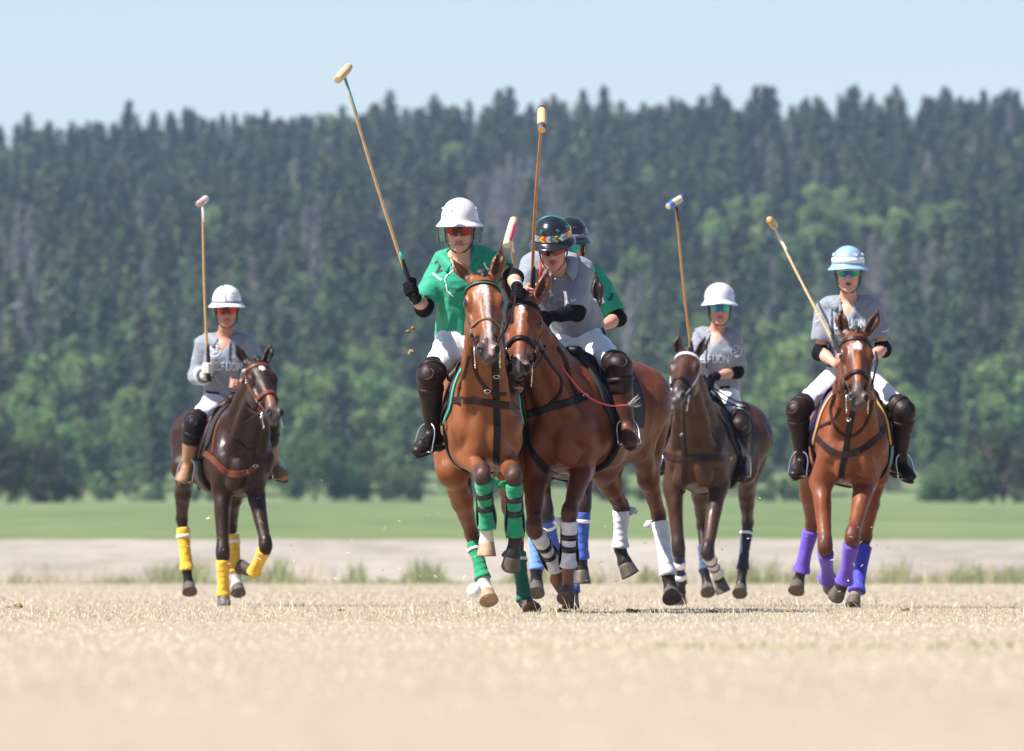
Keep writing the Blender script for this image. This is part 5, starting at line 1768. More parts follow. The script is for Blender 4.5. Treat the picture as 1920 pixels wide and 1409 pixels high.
def team1():
    yw = dict(turns=6, span=(.13, 1.02), r=.047)
    return dict(D=63.9, u=427, yaw=15, lift=-.02, label='near-black bay horse with a small white star and yellow leg bandages, at far left',
        group='polo horses galloping towards the viewer',
        coat=(.026, .0098, .0052), dark=(.007, .0055, .0055), muz=(.05, .04, .04),
        poll=(482, 672, -1.02), muzzle=(518, 775, -1.42), hyaw=20, hroll=3, ears=[(448, 646, .02), (514, 648, .03)],
        FR=[(416, 918, -.42), (418, 1040, -.55), (419, 1116, -.52), (420, 1140, -.56)],
        FL=[(476, 908, -.45), (499, 1025, -.72), (476, 1073, -.52), (452, 1064, -.46)],
        HR=[(345, 893, .40), (341, 972, .90), (351, 1072, .86), (355, 1113, .80)],
        HL=[(440, 905, .35), (434, 985, .90), (443, 1076, .82), (446, 1115, .76)],
        hoofdir={'FL': (-.3, .2, .1), 'FR': (0, -.1, -.4), 'HR': (0, -.4, 0), 'HL': (0, -.4, 0)},
        knee=(.018, .011, .010), hock=(.016, .010, .009), pastern={'HL': (.72, .66, .62)},
        wrap={'FR': wrap('yellow', YEL, **yw), 'FL': wrap('yellow', YEL, **yw), 'HR': wrap('yellow', YEL, bands=[(.20, .022, (.8, .8, .8), 'white')], **{**yw, 'span': (.18, .98)}),
              'HL': wrap('yellow', YEL, bands=[(.20, .022, (.8, .8, .8), 'white')], **{**yw, 'span': (.2, .98)})},
        marks=[(.125, .0, .02, .026, .022, (.7, .68, .66)), (.45, .0, .0, .07, .05, (.22, .09, .04))],
        tack=dict(leather='tan', nose='tan', flap='brown', padname='black', pad=(.02, .02, .022), na=.35, nw=.034,
            straps=[('breastplate', [(384, 850), (400, 862), (420, 882), (440, 890), (462, 886), (478, 876)], .050, .012, 'tan'),
                    ('martingale', [(487, 800), (482, 830), (480, 870), (478, 905), (472, 925)], .04, .010, 'brown'),
                    ('neck_strap', [(424, 806), (440, 826), (462, 842), (482, 846)], .022, .008, 'brown'),
                    ('shoulder_strap', [(412, 790), (404, 812), (399, 850)], .022, .008, 'tan')],
            buckles=[(464, 884), (479, 874)],
            cords=[('rein', [(487, 778, -1.3), (470, 770, -1.1), (450, 745, -.7), (439, 723, -.29)], .008, 'brown'),
                   ('rein', [(488, 774, -1.3), (462, 790, -.95), (435, 806, -.6), (395, 812, -.3)], .008, 'brown')]))

def team4():
    nv = dict(turns=5, span=(.13, .98), r=.043)
    return dict(D=64.0, u=1336, yaw=-15, lift=.01, label='dark brown horse with a pale browband and navy leg bandages',
        group='polo horses galloping towards the viewer',
        coat=(.052, .021, .0105), dark=(.020, .014, .013), muz=(.055, .048, .045),
        poll=(1290, 655, -1.02), muzzle=(1266, 742, -1.50), hyaw=-14, hroll=-2, ears=[(1269, 633, .02), (1317, 635, .03)],
        FR=[(1263, 915, -.45), (1272, 1030, -.52), (1276, 1096, -.38), (1273, 1130, -.34)],
        FL=[(1348, 905, -.45), (1326, 1037, -.75), (1345, 1078, -.50), (1357, 1110, -.44)],
        HR=[(1308, 900, .35), (1317, 985, .90), (1322, 1072, .75), (1329, 1114, .66)],
        HL=[(1398, 895, .40), (1402, 980, .95), (1392, 1070, .85), (1388, 1116, .76)],
        knee=(.025, .018, .016), hock=(.022, .016, .015), hoofdir={'HR': (0, -.4, 0), 'HL': (0, -.5, 0), 'FL': (0, -.3, 0)},
        wrap={'FR': wrap('navy', NAV, bands=[(.35, .05, (.75, .75, .78), 'white'), (.75, .04, (.75, .75, .78), 'white')], **nv), 'FL': wrap('pale', (.55, .50, .46), bands=[(.3, .014, NAV, 'navy'), (.62, .012, NAV, 'navy')], **nv),
              'HR': wrap('navyblue', (.02, .05, .12), **{**nv, 'span': (.45, 1.0)}), 'HL': wrap('navy', NAV, bands=[(.12, .022, (.6, .62, .66), 'white')], **{**nv, 'r': .041})},
        marks=[], tack=dict(leather='brown', nose='brown', flap='black', padname='black', pad=(.02, .02, .022), na=.36, browpale=True,
            straps=[('breastplate', [(1246, 852), (1262, 858), (1285, 861), (1310, 858), (1340, 860), (1368, 860)], .045, .012, 'brown'),
                    ('martingale', [(1280, 775), (1281, 815), (1283, 860), (1282, 900), (1281, 925)], .04, .010, 'brown')],
            buckles=[(1280, 813), (1368, 860)],
            cords=[('rein', [(1288, 742, -1.4), (1305, 744, -1.0), (1318, 735, -.6), (1324, 722, -.4)], .008, 'brown'),
                   ('rein', [(1334, 730, -.38), (1360, 752, -.30), (1395, 766, -.2), (1407, 768, -.15), (1398, 758, -.15), (1375, 750, -.25), (1334, 726, -.38)], .006, 'black'),
                   ('lead_line', [(1340, 735, -.35), (1352, 755, -.30), (1378, 762, -.2), (1404, 764, -.15)], .005, 'black')]))

def team5():
    pu = dict(turns=0, r=.050, rough=.7, flare=.22)
    return dict(D=58.0, u=1591, yaw=2, label='chestnut-bay horse with a white forehead star and purple leg boots, at far right',
        group='polo horses galloping towards the viewer',
        coat=(.170, .048, .0145), dark=(.022, .014, .012), muz=(.075, .055, .05), headtone=(.62, .62, .72),
        poll=(1605, 618, -1.02), muzzle=(1611, 757, -1.40), hyaw=3, hroll=-2, ears=[(1567, 584, .02), (1638, 586, .02)],
        FR=[(1541, 905, -.45), (1547, 1026, -.68), (1550, 1078, -.42), (1557, 1099, -.28)],
        FL=[(1622, 905, -.45), (1598, 1008, -.84), (1584, 1086, -.68), (1568, 1117, -.60)],
        HR=[(1514, 893, .40), (1522, 985, .85), (1503, 1068, .92), (1492, 1111, .88)],
        HL=[(1643, 900, .40), (1623, 1005, .85), (1607, 1105, .70), (1598, 1140, .62)],
        hoofdir={'HR': (0, -.5, 0), 'FL': (0, .2, 0), 'FR': (0, .2, 0), 'HL': (0, -.2, -.2)},
        knee=(.09, .030, .018), hock=(.13, .042, .016), pastern={'FL': (.03, .02, .018), 'HL': (.25, .18, .14)},
        wrap={'FR': wrap('purple', PUR, span=(.20, 1.15), crest=False, **pu), 'FL': wrap('purple', PUR, span=(.16, 1.08), crest=True, **pu),
              'HR': wrap('purple', PUR, span=(.13, 1.06), crest=True, **pu), 'HL': wrap('blueviolet', (.035, .03, .42), span=(.2, 1.06), crest=True, **pu)},
        marks=[(.150, .004, .02, .036, .028, (.7, .68, .66)), (.32, .0, .03, .16, .018, (.34, .11, .035)), (.46, .0, .02, .05, .03, (.12, .08, .06))],
        tack=dict(leather='brown', nose='brown', flap='brown', padname='purple', pad=(.10, .05, .22), trimname='yellow', trim=(.65, .42, .08), na=.34, nw=.03,
            straps=[('breastplate', [(1520, 812), (1535, 824), (1553, 842), (1575, 852), (1600, 850), (1625, 838), (1648, 818), (1660, 800)], .042, .012, 'brown'),
                    ('martingale', [(1602, 760), (1596, 785), (1591, 812), (1586, 845), (1579, 880), (1577, 902)], .042, .010, 'black'),
                    ('neck_strap', [(1566, 740), (1558, 765), (1562, 790), (1575, 812), (1595, 818), (1615, 806), (1630, 780), (1636, 750)], .02, .009, 'brown'),
                    ('rein_strap', [(1520, 808), (1545, 798), (1566, 785), (1575, 765)], .022, .008, 'brown'),
                    ],
            buckles=[(1593, 785), (1529, 806)],
            cords=[('rein', [(1588, 735, -1.3), (1574, 742, -1.0), (1568, 715, -.7), (1574, 682, -.4)], .008, 'brown'),
                   ('rein', [(1634, 730, -1.3), (1640, 700, -.9), (1645, 680, -.5), (1642, 660, -.4)], .008, 'black')]))

def team6():
    bl = dict(turns=6, span=(.10, 1.0), r=.044)
    return dict(D=53.6, u=1066, yaw=-3, label='dark horse with blue leg bandages, almost hidden behind the bay with white bandages',
        group='polo horses galloping towards the viewer',
        coat=(.045, .018, .011), dark=(.018, .014, .014), muz=(.05, .04, .04),
        poll=(1098, 562, -1.0), muzzle=(1090, 690, -1.35), hyaw=0, ears=[(1076, 530, .02), (1113, 519, .03)],
        FR=[(1012, 880, -.45), (1023, 962, -.60), (1040, 1035, -.40), (1052, 1054, -.30)],
        FL=[(1098, 880, -.45), (1093, 948, -.60), (1090, 1048, -.55), (1091, 1095, -.55)],
        HR=[(1015, 900, .35), (1004, 990, .85), (1006, 1070, .80), (1005, 1116, .74)],
        HL=[(1085, 905, .35), (1078, 1010, .80), (1073, 1110, .65), (1070, 1142, .58)],
        hoofdir={'HR': (0, -.4, 0)},
        wrap={'FR': wrap('blue', BLU, bands=[(.22, .022, (.7, .75, .85), 'white')], **bl), 'FL': wrap('blue', BLU, bands=[(.20, .022, (.7, .75, .85), 'white')], **bl),
              'HR': wrap('lightblue', LBL, **{**bl, 'span': (.2, 1.0)}), 'HL': wrap('blue', BLU, **bl)},
        marks=[], tack=dict(leather='brown', flap='brown', padname='black', pad=(.02, .02, .022), straps=[], cords=[]))

GREY = lambda: mat('grey_jersey', (.20, .225, .27), .78, var=.08, vscale=12, bump=.5, bscale=18, bdist=.016, sheen=.25)
GREEN = lambda: mat('green_jersey', (.0, .27, .155), .7, var=.08, vscale=12, bump=.5, bscale=18, bdist=.016, sheen=.2)
BOOT_BK = lambda: mat('dark_boot_leather', (.013, .007, .006), .46, spec=.25, var=.4, vscale=20, bump=.4, bscale=60, coat=.04)
BOOT_BR = lambda: mat('brown_boot_leather', (.075, .026, .015), .42, spec=.25, var=.3, vscale=20, bump=.25, bscale=60)
BOOT_TAN = lambda: mat('tan_boot_leather', (.27, .15, .075), .6, var=.2, vscale=20, bump=.25, bscale=60)
G_BR = lambda: mat('dark_brown_guard', (.018, .008, .0075), .50, spec=.25, var=.3, vscale=25, bump=.35, bscale=70)
G_BK = lambda: mat('black_brown_guard', (.011, .008, .009), .5, spec=.2, var=.3, vscale=25, bump=.35, bscale=70)

def helm_mat(name, col, rough=.3, pattern=None):
    m = mat('helmet_' + name, col, rough, coat=.35)
    if pattern:
        nt = m.node_tree; b = nt.nodes['Principled BSDF']; N, L = nt.nodes, nt.links
        tc = N.new('ShaderNodeTexCoord'); vo = N.new('ShaderNodeTexVoronoi'); vo.inputs['Scale'].default_value = 62
        nz = N.new('ShaderNodeTexNoise'); nz.inputs['Scale'].default_value = 22; nz.inputs['Detail'].default_value = 3
        L.new(tc.outputs['Object'], vo.inputs['Vector']); L.new(tc.outputs['Object'], nz.inputs['Vector'])
        hs = N.new('ShaderNodeHueSaturation'); hs.inputs['Saturation'].default_value = .75; hs.inputs['Value'].default_value = .9
        L.new(vo.outputs['Color'], hs.inputs['Color'])
        rp = N.new('ShaderNodeValToRGB'); rp.color_ramp.elements[0].position = .44; rp.color_ramp.elements[1].position = .56
        rp.color_ramp.elements[1].color = (.6, .6, .6, 1)
        L.new(nz.outputs[0], rp.inputs[0])
        mx = N.new('ShaderNodeMix'); mx.data_type = 'RGBA'; mx.inputs[6].default_value = (*col, 1)
        L.new(rp.outputs[0], mx.inputs[0]); L.new(hs.outputs[0], mx.inputs[7]); L.new(mx.outputs[2], b.inputs['Base Color'])
    return m
RED = dict(c0=(.34, .008, .004), c1=(.02, .003, .006), frame=(.02, .02, .02), fn='black')
TEAL = dict(c0=(.0, .42, .42), c1=(.01, .10, .22), frame=(.02, .02, .02), fn='black')
GRL = dict(c0=(.0, .32, .10), c1=(.01, .06, .30), frame=(.55, .55, .55), fn='clear', full=True)

def rider2():
    return dict(D=50.2, label='rider in a green jersey and white floral helmet holding a mallet up high at left', group='riders in the match',
        J=dict(head=(862, 430, -.16), neck=(863, 489, -.05), shR=(832, 489, 0), shL=(913, 487, 0), chest=(868, 522, -.04), waist=(869, 585, .04), pel=(868, 636, .10), vneck=(862, 507, -.10),
               elR=(795, 575, -.04), wrR=(778, 558, -.25), hdR=(771, 541, -.30), elL=(962, 520, -.16), wrL=(970, 540, -.38), hdL=(971, 552, -.46),
               hipR=(838, 645, .06), hipL=(898, 645, .06), knR=(807, 706, -.28), anR=(811, 812, -.16), toR=(786, 843, -.26), knL=(932, 712, -.20), anL=(934, 815, -.05), toL=(944, 845, -.2), mal=(755, 475, -.24)),
        head=(-2, 6, 0), skin=(.52, .30, .22), hair=(.22, .13, .06), hairn='blond', hmat=helm_mat('floral', (.62, .58, .62), .35, pattern=True), guard=True,
        vents=mat('vent_white', (.75, .72, .76), .4), ventr=.004, band=(mat('helmet_rim_green', (.10, .42, .15), .5), .0, .001, 0), glass=RED, fold=.0042,
        shirt=GREEN(), sleeve={'R': .74, 'L': .60}, elbow='RL', gloves={'R': BLACKC(), 'L': BLACKC()}, boot=BOOT_BK(), guard_m=G_BR(), belt=False, hem=.045, seed=2, mouth=.001)

def rider3():
    return dict(D=51.0, label='rider in a grey jersey and black beaded helmet leaning over the bay horse', group='riders in the match',
        J=dict(head=(1037, 461, -.40), neck=(1046, 503, -.22), shR=(999, 500, -.17), shL=(1090, 503, -.14), chest=(1052, 545, -.10), waist=(1082, 600, .08), pel=(1090, 640, .14), vneck=(1036, 520, -.28),
               elR=(986, 548, -.22), wrR=(986, 556, -.42), hdR=(998, 548, -.50), elL=(1079, 585, -.30), wrL=(1034, 594, -.42), hdL=(1015, 598, -.46),
               hipR=(1055, 645, .10), hipL=(1112, 645, .06), knR=(1012, 700, -.20), anR=(1000, 800, .0), toR=(992, 835, -.1), knL=(1160, 688, -.38), anL=(1175, 797, -.36), toL=(1182, 829, -.50), mal=(1003, 500, -.62)),
        malax=(.06, -.42, .88),
        head=(-6, 20, 3), skin=(.50, .27, .19), lip=(.34, .09, .08), hair=(.05, .03, .02), hairn='dark', hmat=helm_mat('black', (.012, .012, .014), .22), beads=True,
        vents=mat('vent_green', (.0, .22, .12), .5), piping=mat('green_helmet_piping', (.0, .35, .22), .4), pipe_side=True, glass=dict(RED, frame=(.12, .45, .32), fn='green', full=True),
        shirt=GREY(), sleeve={'R': .95, 'L': .86}, elbow='L', padlen=.2, gloves={'L': BLACKC()}, boot=BOOT_BR(), guard_m=G_BR(), hem=.05, seed=3, fold=.005, belt=True, mouth=.002)

def rider6():
    return dict(D=53.6, label='rider in a green jersey and plain black helmet, half hidden behind the rider leaning over', group='riders in the match',
        J=dict(head=(1070, 462, -.08), neck=(1076, 505, -.02), shR=(1040, 522, 0), shL=(1116, 520, 0), chest=(1078, 555, .0), waist=(1078, 610, .06), pel=(1078, 655, .10), vneck=(1074, 528, -.06),
               elR=(1012, 600, -.05), wrR=(992, 640, -.24), hdR=(985, 632, -.30), elL=(1157, 596, -.05), wrL=(1128, 615, -.26), hdL=(1116, 622, -.32),
               hipR=(1050, 665, .06), hipL=(1106, 665, .06), knR=(1020, 720, -.22), anR=(1015, 825, -.05), toR=(1005, 855, -.2), knL=(1140, 720, -.22), anL=(1150, 830, -.05), toL=(1168, 858, -.18), mal=(962, 505, -.34)),
        head=(-10, 6, 0), skin=(.55, .24, .17), hair=(.03, .02, .015), hairn='dark', hmat=helm_mat('black', (.012, .012, .014), .22), band=(mat('helmet_grey_band', (.16, .17, .20), .5), .012, .034, 0),
        vents=mat('vent_dark', (.03, .03, .03), .4), glass=TEAL, shirt=GREEN(), sleeve={'R': .8, 'L': .80}, elbow='LR', gloves={'R': BLACKC()}, boot=BOOT_BR(), guard_m=G_BR(), hem=.05, seed=4, fold=.0045)

def rider1():
    return dict(D=63.9, label='rider in a long-sleeved grey jersey and white helmet with navy band, at far left', group='riders in the match',
        J=dict(head=(425, 581, -.14), neck=(421, 632, -.03), shR=(383, 646, 0), shL=(462, 642, 0), chest=(424, 672, -.03), waist=(423, 714, .05), pel=(420, 752, .08), vneck=(417, 652, -.08),
               elR=(370, 705, .04), wrR=(385, 705, -.20), hdR=(391, 691, -.25), elL=(486, 694, .0), wrL=(455, 716, -.20), hdL=(438, 722, -.28),
               hipR=(395, 757, .04), hipL=(448, 757, .04), knR=(364, 795, -.28), anR=(351, 874, -.18), toR=(342, 899, -.28), knL=(504, 798, -.22), anL=(510, 872, -.08), toL=(531, 893, -.18), mal=(389, 640, -.25)),
        head=(2, 4, 0), skin=(.42, .21, .14), hair=(.03, .02, .015), hairn='dark', hmat=helm_mat('white', (.64, .64, .66), .3), band=(mat('helmet_navy_band', (.015, .02, .05), .5), .010, .019, 0),
        vents=mat('vent_navy', (.03, .04, .07), .4), ventr=.004, piping=mat('helmet_navy_band'), pipe_side=False, pipex=-.03, glass=dict(RED, c0=(.48, .035, .006)), shirt=GREY(), sleeve={'R': 1.75, 'L': 1.6}, elbow='', cuffs=True,
        gloves={'R': mat('pale_glove', (.55, .52, .48), .7, var=.1)}, boot=BOOT_TAN(), guard_m=G_BK(), hem=.055, seed=5, fold=.0045)

def rider4():
    return dict(D=64.0, label='rider in a grey jersey and pale plain helmet, right of the bay horse', group='riders in the match',
        J=dict(head=(1349, 577, -.12), neck=(1344, 622, -.02), shR=(1314, 636, 0), shL=(1376, 636, 0), chest=(1346, 664, -.03), waist=(1349, 706, .05), pel=(1347, 738, .08), vneck=(1334, 642, -.08),
               elR=(1300, 684, -.04), wrR=(1298, 690, -.25), hdR=(1300, 682, -.30), elL=(1380, 696, -.04), wrL=(1336, 708, -.22), hdL=(1325, 720, -.28),
               hipR=(1320, 745, .05), hipL=(1368, 745, .05), knR=(1254, 797, -.20), anR=(1236, 866, .0), toR=(1212, 884, -.1), knL=(1388, 798, -.26), anL=(1391, 864, -.08), toL=(1390, 892, -.26), mal=(1291, 620, -.22)),
        head=(2, 2, 0), skin=(.50, .26, .19), hair=(.04, .025, .02), hairn='dark', hmat=helm_mat('palelilac', (.56, .55, .62), .4), droop=.5, piping=mat('pale_helmet_piping', (.66, .68, .72), .4), pipe_side=True, glass=TEAL,
        shirt=GREY(), sleeve={'R': .8, 'L': .78}, elbow='L', gloves={'L': BLACKC(), 'R': BLACKC()}, boot=BOOT_BK(), guard_m=G_BR(), hem=.055, seed=6, fold=.005)

def rider5():
    return dict(D=58.0, label='rider in a grey jersey and light blue helmet with white band, at far right', group='riders in the match',
        J=dict(head=(1590, 512, -.12), neck=(1590, 562, -.02), shR=(1549, 578, 0), shL=(1636, 576, 0), chest=(1592, 612, -.03), waist=(1594, 665, .06), pel=(1594, 700, .09), vneck=(1586, 588, -.08),
               elR=(1538, 660, .0), wrR=(1568, 684, -.22), hdR=(1581, 672, -.30), elL=(1655, 654, .0), wrL=(1632, 672, -.24), hdL=(1620, 676, -.30),
               hipR=(1563, 708, .05), hipL=(1624, 708, .05), knR=(1495, 770, -.26), anR=(1505, 864, -.14), toR=(1491, 888, -.26), knL=(1695, 772, -.26), anL=(1688, 866, -.12), toL=(1705, 893, -.22), mal=(1535, 575, -.2)),
        head=(-1, 3, 0), skin=(.54, .30, .22), lip=(.5, .18, .16), mouth=.005, hair=(.12, .07, .04), hairn='brown', hmat=helm_mat('skyblue', (.23, .37, .56), .45), band=(mat('helmet_white_band', (.75, .77, .80), .5), .022, .058, 0),
        vents=mat('vent_pale', (.75, .77, .80), .4), ventr=.009, glass=GRL, shirt=GREY(), sleeve={'R': .66, 'L': .66}, elbow='RL', boot=BOOT_BK(), guard_m=G_BR(), hem=.05, seed=7, fold=.005)

TM = {1: (team1, rider1), 2: (team2, rider2), 3: (team3, rider3), 4: (team4, rider4), 5: (team5, rider5), 6: (team6, rider6)}
PEOPLE = {}
for k in TEAMS:
    HORSES[k] = build_horse(TM[k][0]())
    PEOPLE[k] = build_person(TM[k][1]())
    p, h = PEOPLE[k], HORSES[k]
    for a, s in (('R', -1), ('L', 1)):
        J = p['J']; an, to = J['an' + a], J['to' + a]
        ball = an * .28 + to * .72 - V3(0, 0, .036)
        top = h['T'](.10, s * .26, 1.30)
        up = (J['kn' + a] * .75 + an * .25) * .5 + top * .5
        stirrup(h, ball, s, 0, V3(to[0] - an[0], to[1] - an[1], 0), up, {1: 'tan', 3: 'black', 4: 'black'}.get(k, 'brown'))

# ---------------------------------------------------------------- prints on the shirts
PR = mat('white_print', (.50, .54, .60), .7)
if True:
    def put(k, txt, size, u, v, xs=.6, rot=0, m=PR, name='jersey_lettering', bold=.0, ddz=0):
        p = PEOPLE[k]; vs, fs = text_mesh(txt, size, xs, bold)
        c = p['P']((u, v, -.2)); ex = V3(math.cos(R(rot)), 0, math.sin(R(rot))); ez = V3(-math.sin(R(rot)), 0, math.cos(R(rot)))
        decal(p['sbvh'], vs, fs, c, ex, ez, m, name, p['shirt'])
    def line(k, pts, th, m, name):
        p = PEOPLE[k]; Pp = [p['P']((a, b, -.2)) for a, b in pts]; c = Pp[0]
        loc = [((q - c)[0], (q - c)[2]) for q in Pp]
        vs, fs = poly_shape(loc, th)
        decal(p['sbvh'], vs, fs, c, V3(1, 0, 0), V3(0, 0, 1), m, name, p['shirt'])
    def roundel(k, u, v, r, name='jersey_crest', m=PR, rot=0):
        p = PEOPLE[k]; c = p['P']((u, v, -.2)); vs, fs = [], []
        n = 24
        for i in range(n + 1):
            a = 6.2832 * i / n
            for rr in (r, r * .82): vs.append((math.cos(a) * rr, math.sin(a) * rr, 0))
        for i in range(n): fs.append((2 * i, 2 * i + 1, 2 * i + 3, 2 * i + 2))
        b = len(vs)
        for (x, z, w_, h_) in ((-.3, .25, .5, .18), (.1, -.1, .6, .2), (-.25, -.35, .4, .18), (.3, .35, .2, .3)):
            vs += [((x - w_ / 2) * r, (z - h_ / 2) * r, 0), ((x + w_ / 2) * r, (z - h_ / 2) * r, 0), ((x + w_ / 2) * r, (z + h_ / 2) * r, 0), ((x - w_ / 2) * r, (z + h_ / 2) * r, 0)]
            fs.append((b, b + 1, b + 2, b + 3)); b += 4
        decal(p['sbvh'], np.array(vs), fs, c, V3(1, 0, 0), V3(0, 0, 1), m, name, p['shirt'])
    WH = mat('jersey_white', (.75, .77, .78), .7); DK = mat('print_dark', (.015, .03, .03), .7); NB = mat('navy_trim', (.02, .03, .07), .7)
    if 1 in PEOPLE:
        put(1, 'ELF LION', .086, 427, 688, .62, -1, bold=.003); put(1, '- - - -', .02, 427, 699, 1)
        roundel(1, 402, 658, .045); line(1, [(431, 640), (431, 660), (430, 676)], .014, NB, 'placket')
    if 3 in PEOPLE:
        put(3, 'ELF LION', .096, 1032, 566, .62, -18, mat('shaded_print', (.30, .32, .36), .7), bold=.003)  # darker copy of the white print, shade put into its colour
        line(3, [(1070, 563), (1073, 567), (1080, 563)], .006, WH, 'sleeve_logo')
    if 4 in PEOPLE:
        put(4, 'ELF LION', .086, 1340, 674, .62, 0, bold=.003); roundel(4, 1381, 658, .045); line(4, [(1326, 642), (1325, 665), (1325, 690)], .012, NB, 'placket')
    if 5 in PEOPLE:
        put(5, 'ELF LION', .086, 1594, 608, .62, 3, bold=.003); roundel(5, 1530, 592, .040); line(5, [(1561, 580), (1560, 600), (1562, 630)], .012, NB, 'placket')
        line(5, [(1656, 620), (1660, 622), (1668, 617)], .006, WH, 'sleeve_logo')
    if 2 in PEOPLE:
        put(2, 'LUNA', .030, 866, 543, .95, 0, DK)
        put(2, '2', .10, 822, 499, .9, 8, DK, 'jersey_number', .002)
        line(2, [(835, 530), (833, 524), (838, 516), (850, 506)], .0045, WH, 'jersey_piping'); line(2, [(836, 532), (838, 545), (850, 556)], .007, WH, 'jersey_piping')
        line(2, [(811, 511), (820, 519), (828, 524)], .011, WH, 'sleeve_panel'); line(2, [(847, 485), (853, 493), (860, 501)], .007, WH, 'collar_piping')
        line(2, [(866, 501), (874, 491), (880, 485)], .007, WH, 'neck_piping'); line(2, [(907, 492), (911, 500), (916, 505)], .012, WH, 'sleeve_panel')
    if 6 in PEOPLE:
        line(6, [(1118, 545), (1126, 565), (1134, 583)], .05, WH, 'side_panel')
        put(6, '3', .07, 1145, 557, .9, -30, DK, 'jersey_number', .002)
    if 3 in PEOPLE:
        p = PEOPLE[3]
        # red lanyard inside the collar, green wrist band
        a = [p['P'](t) for t in ((1012, 490, -.34), (1014, 505, -.36), (1012, 524, -.36))]
        MB().ribbon(a, [V3(0, -1, .2)] * 3, [.016, .02, .016], .004).build('red_lanyard', mat('red_cloth', (.6, .04, .03), .7), p['root'])
        J = p['J']; c = J['wrR'] * .7 + J['hdR'] * .3; d = unit(J['hdR'] - J['wrR']); Fm = _frame(d)
        MB().torus(c, Fm, .033, .011, 20, 8).build('wrist_band', mat('lime_band', (.22, .62, .03), .6), p['root'])
        # whip with frayed end tucked in the rider's hand
        pts = catmull([p['P'](t) for t in ((1030, 655, -.70), (1062, 700, -.72), (1100, 742, -.68), (1140, 760, -.60), (1177, 760, -.52))], 8)
        w = root_empty('whip', pts[0], 'thin pink riding whip with a frayed white tip across the bay horse shoulder', 'whip')
        MB().tube(pts, [.0055] * len(pts), 7).build('whip_shaft', mat('pink_whip', (.70, .06, .10), .4, coat=.2), w)
        m = MB(); rr = random.Random(3)
        e = pts[-1]
        for i in range(26):
            q = e + V3(rr.uniform(.01, .085), rr.uniform(-.03, .04), rr.uniform(-.02, .08) if i % 2 else rr.uniform(-.03, .02))
            m.tube([e, (e + q) / 2 + V3(0, 0, rr.uniform(-.012, .012)), q], [.0022, .003, .0012], 4)
        m.build('frayed_tip', mat('frayed_cotton', (.27, .26, .25), .9), w)

# ---------------------------------------------------------------- mallets
def PT(k, u, v, dd): return PX(u, v, {1: 63.9, 2: 50.2, 3: 51.0, 4: 64.0, 5: 58.0, 6: 53.6}[k] + dd)
def MH(k): return PEOPLE[k]['J']['hdR']
def lean(k, u, v, hu, hv, hl, sg=1):
    """tip and head direction of a mallet whose head spans (hu, hv) photo px: the head is square to the shaft"""
    hand = MH(k); tip = PX(u, v, hand[1]); s = K / hand[1]
    tx, tz = hu / s / hl, hv / s / hl; ty = sg * math.sqrt(max(.05, 1 - tx * tx - tz * tz)); d = tip - hand
    dy = -(d[0] * tx + d[2] * tz) / ty
    return dict(hand=hand, tip=PX(u, v, hand[1] + dy), headdir=V3(tx, ty, tz), hl=hl)
if 2 in PEOPLE: mallet(dict(**lean(2, 644, 138, 22, 27, .215), headc=(.58, .40, .22), headn='pale', wrapc=(.16, .42, .38), wrapn='aqua', collar=(.05, .50, .42), collarn='aqua', cane=(.62, .38, .17), canen='pale',
    label='mallet with pale wooden head and aqua wrap raised against the sky', wrapl=.27))
if 3 in PEOPLE: mallet(dict(hand=MH(3), tip=PT(3, 1016, 223, -1.30), headdir=V3(.02, .55, .85), headc=(.62, .40, .18), headn='amber', wrapc=(.03, .02, .02), wrapn='dark', cane=(.40, .17, .05), canen='dark', hl=.225,
    headbands=[(-.49, -.30, (.05, .05, .06), 'black'), (.36, .49, (.03, .03, .035), 'black')], label='mallet with black-ended head on a dark cane beside the black beaded helmet', wrapl=.06, bevel=0))
if 6 in PEOPLE: mallet(dict(**lean(6, 957, 436, 14, 50, .225), headc=(.62, .46, .28), headn='natural', wrapc=(.7, .66, .6), wrapn='white', cane=(.45, .22, .08), canen='mid', stripe=(115, 175),
    label='mallet with a pink-striped head seen between the two centre riders', wrapl=.18))
if 1 in PEOPLE: mallet(dict(**lean(1, 380, 378, 12, 12, .20), headc=(.62, .50, .42), headn='worn', wrapc=(.72, .71, .76), wrapn='lilac', cane=(.60, .33, .12), canen='orange',
    headbands=[(-.5, -.30, (.55, .20, .24), 'pink')], label='mallet with a small pink-tipped head held upright by the far left rider', wrapl=.16))
if 4 in PEOPLE: mallet(dict(**lean(4, 1267, 379, 29, 19, .195), headc=(.55, .48, .36), headn='dotted', wrapc=(.015, .015, .018), wrapn='black', cane=(.55, .26, .06), canen='amber',
    headbands=[(-.49, -.22, (.06, .16, .45), 'blue'), (.30, .49, (.02, .05, .22), 'navy')], label='mallet with blue-ended head and black wrap behind the dark brown horse', wrapl=.16))
if 5 in PEOPLE: mallet(dict(**lean(5, 1448, 419, -11, 10, .19, -1), headc=(.45, .26, .08), headn='ochre', wrapc=(.74, .76, .80), wrapn='white', cane=(.64, .42, .22), canen='blonde',
    label='mallet with ochre head and white wrap slanting left from the far right rider', wrapl=.22))

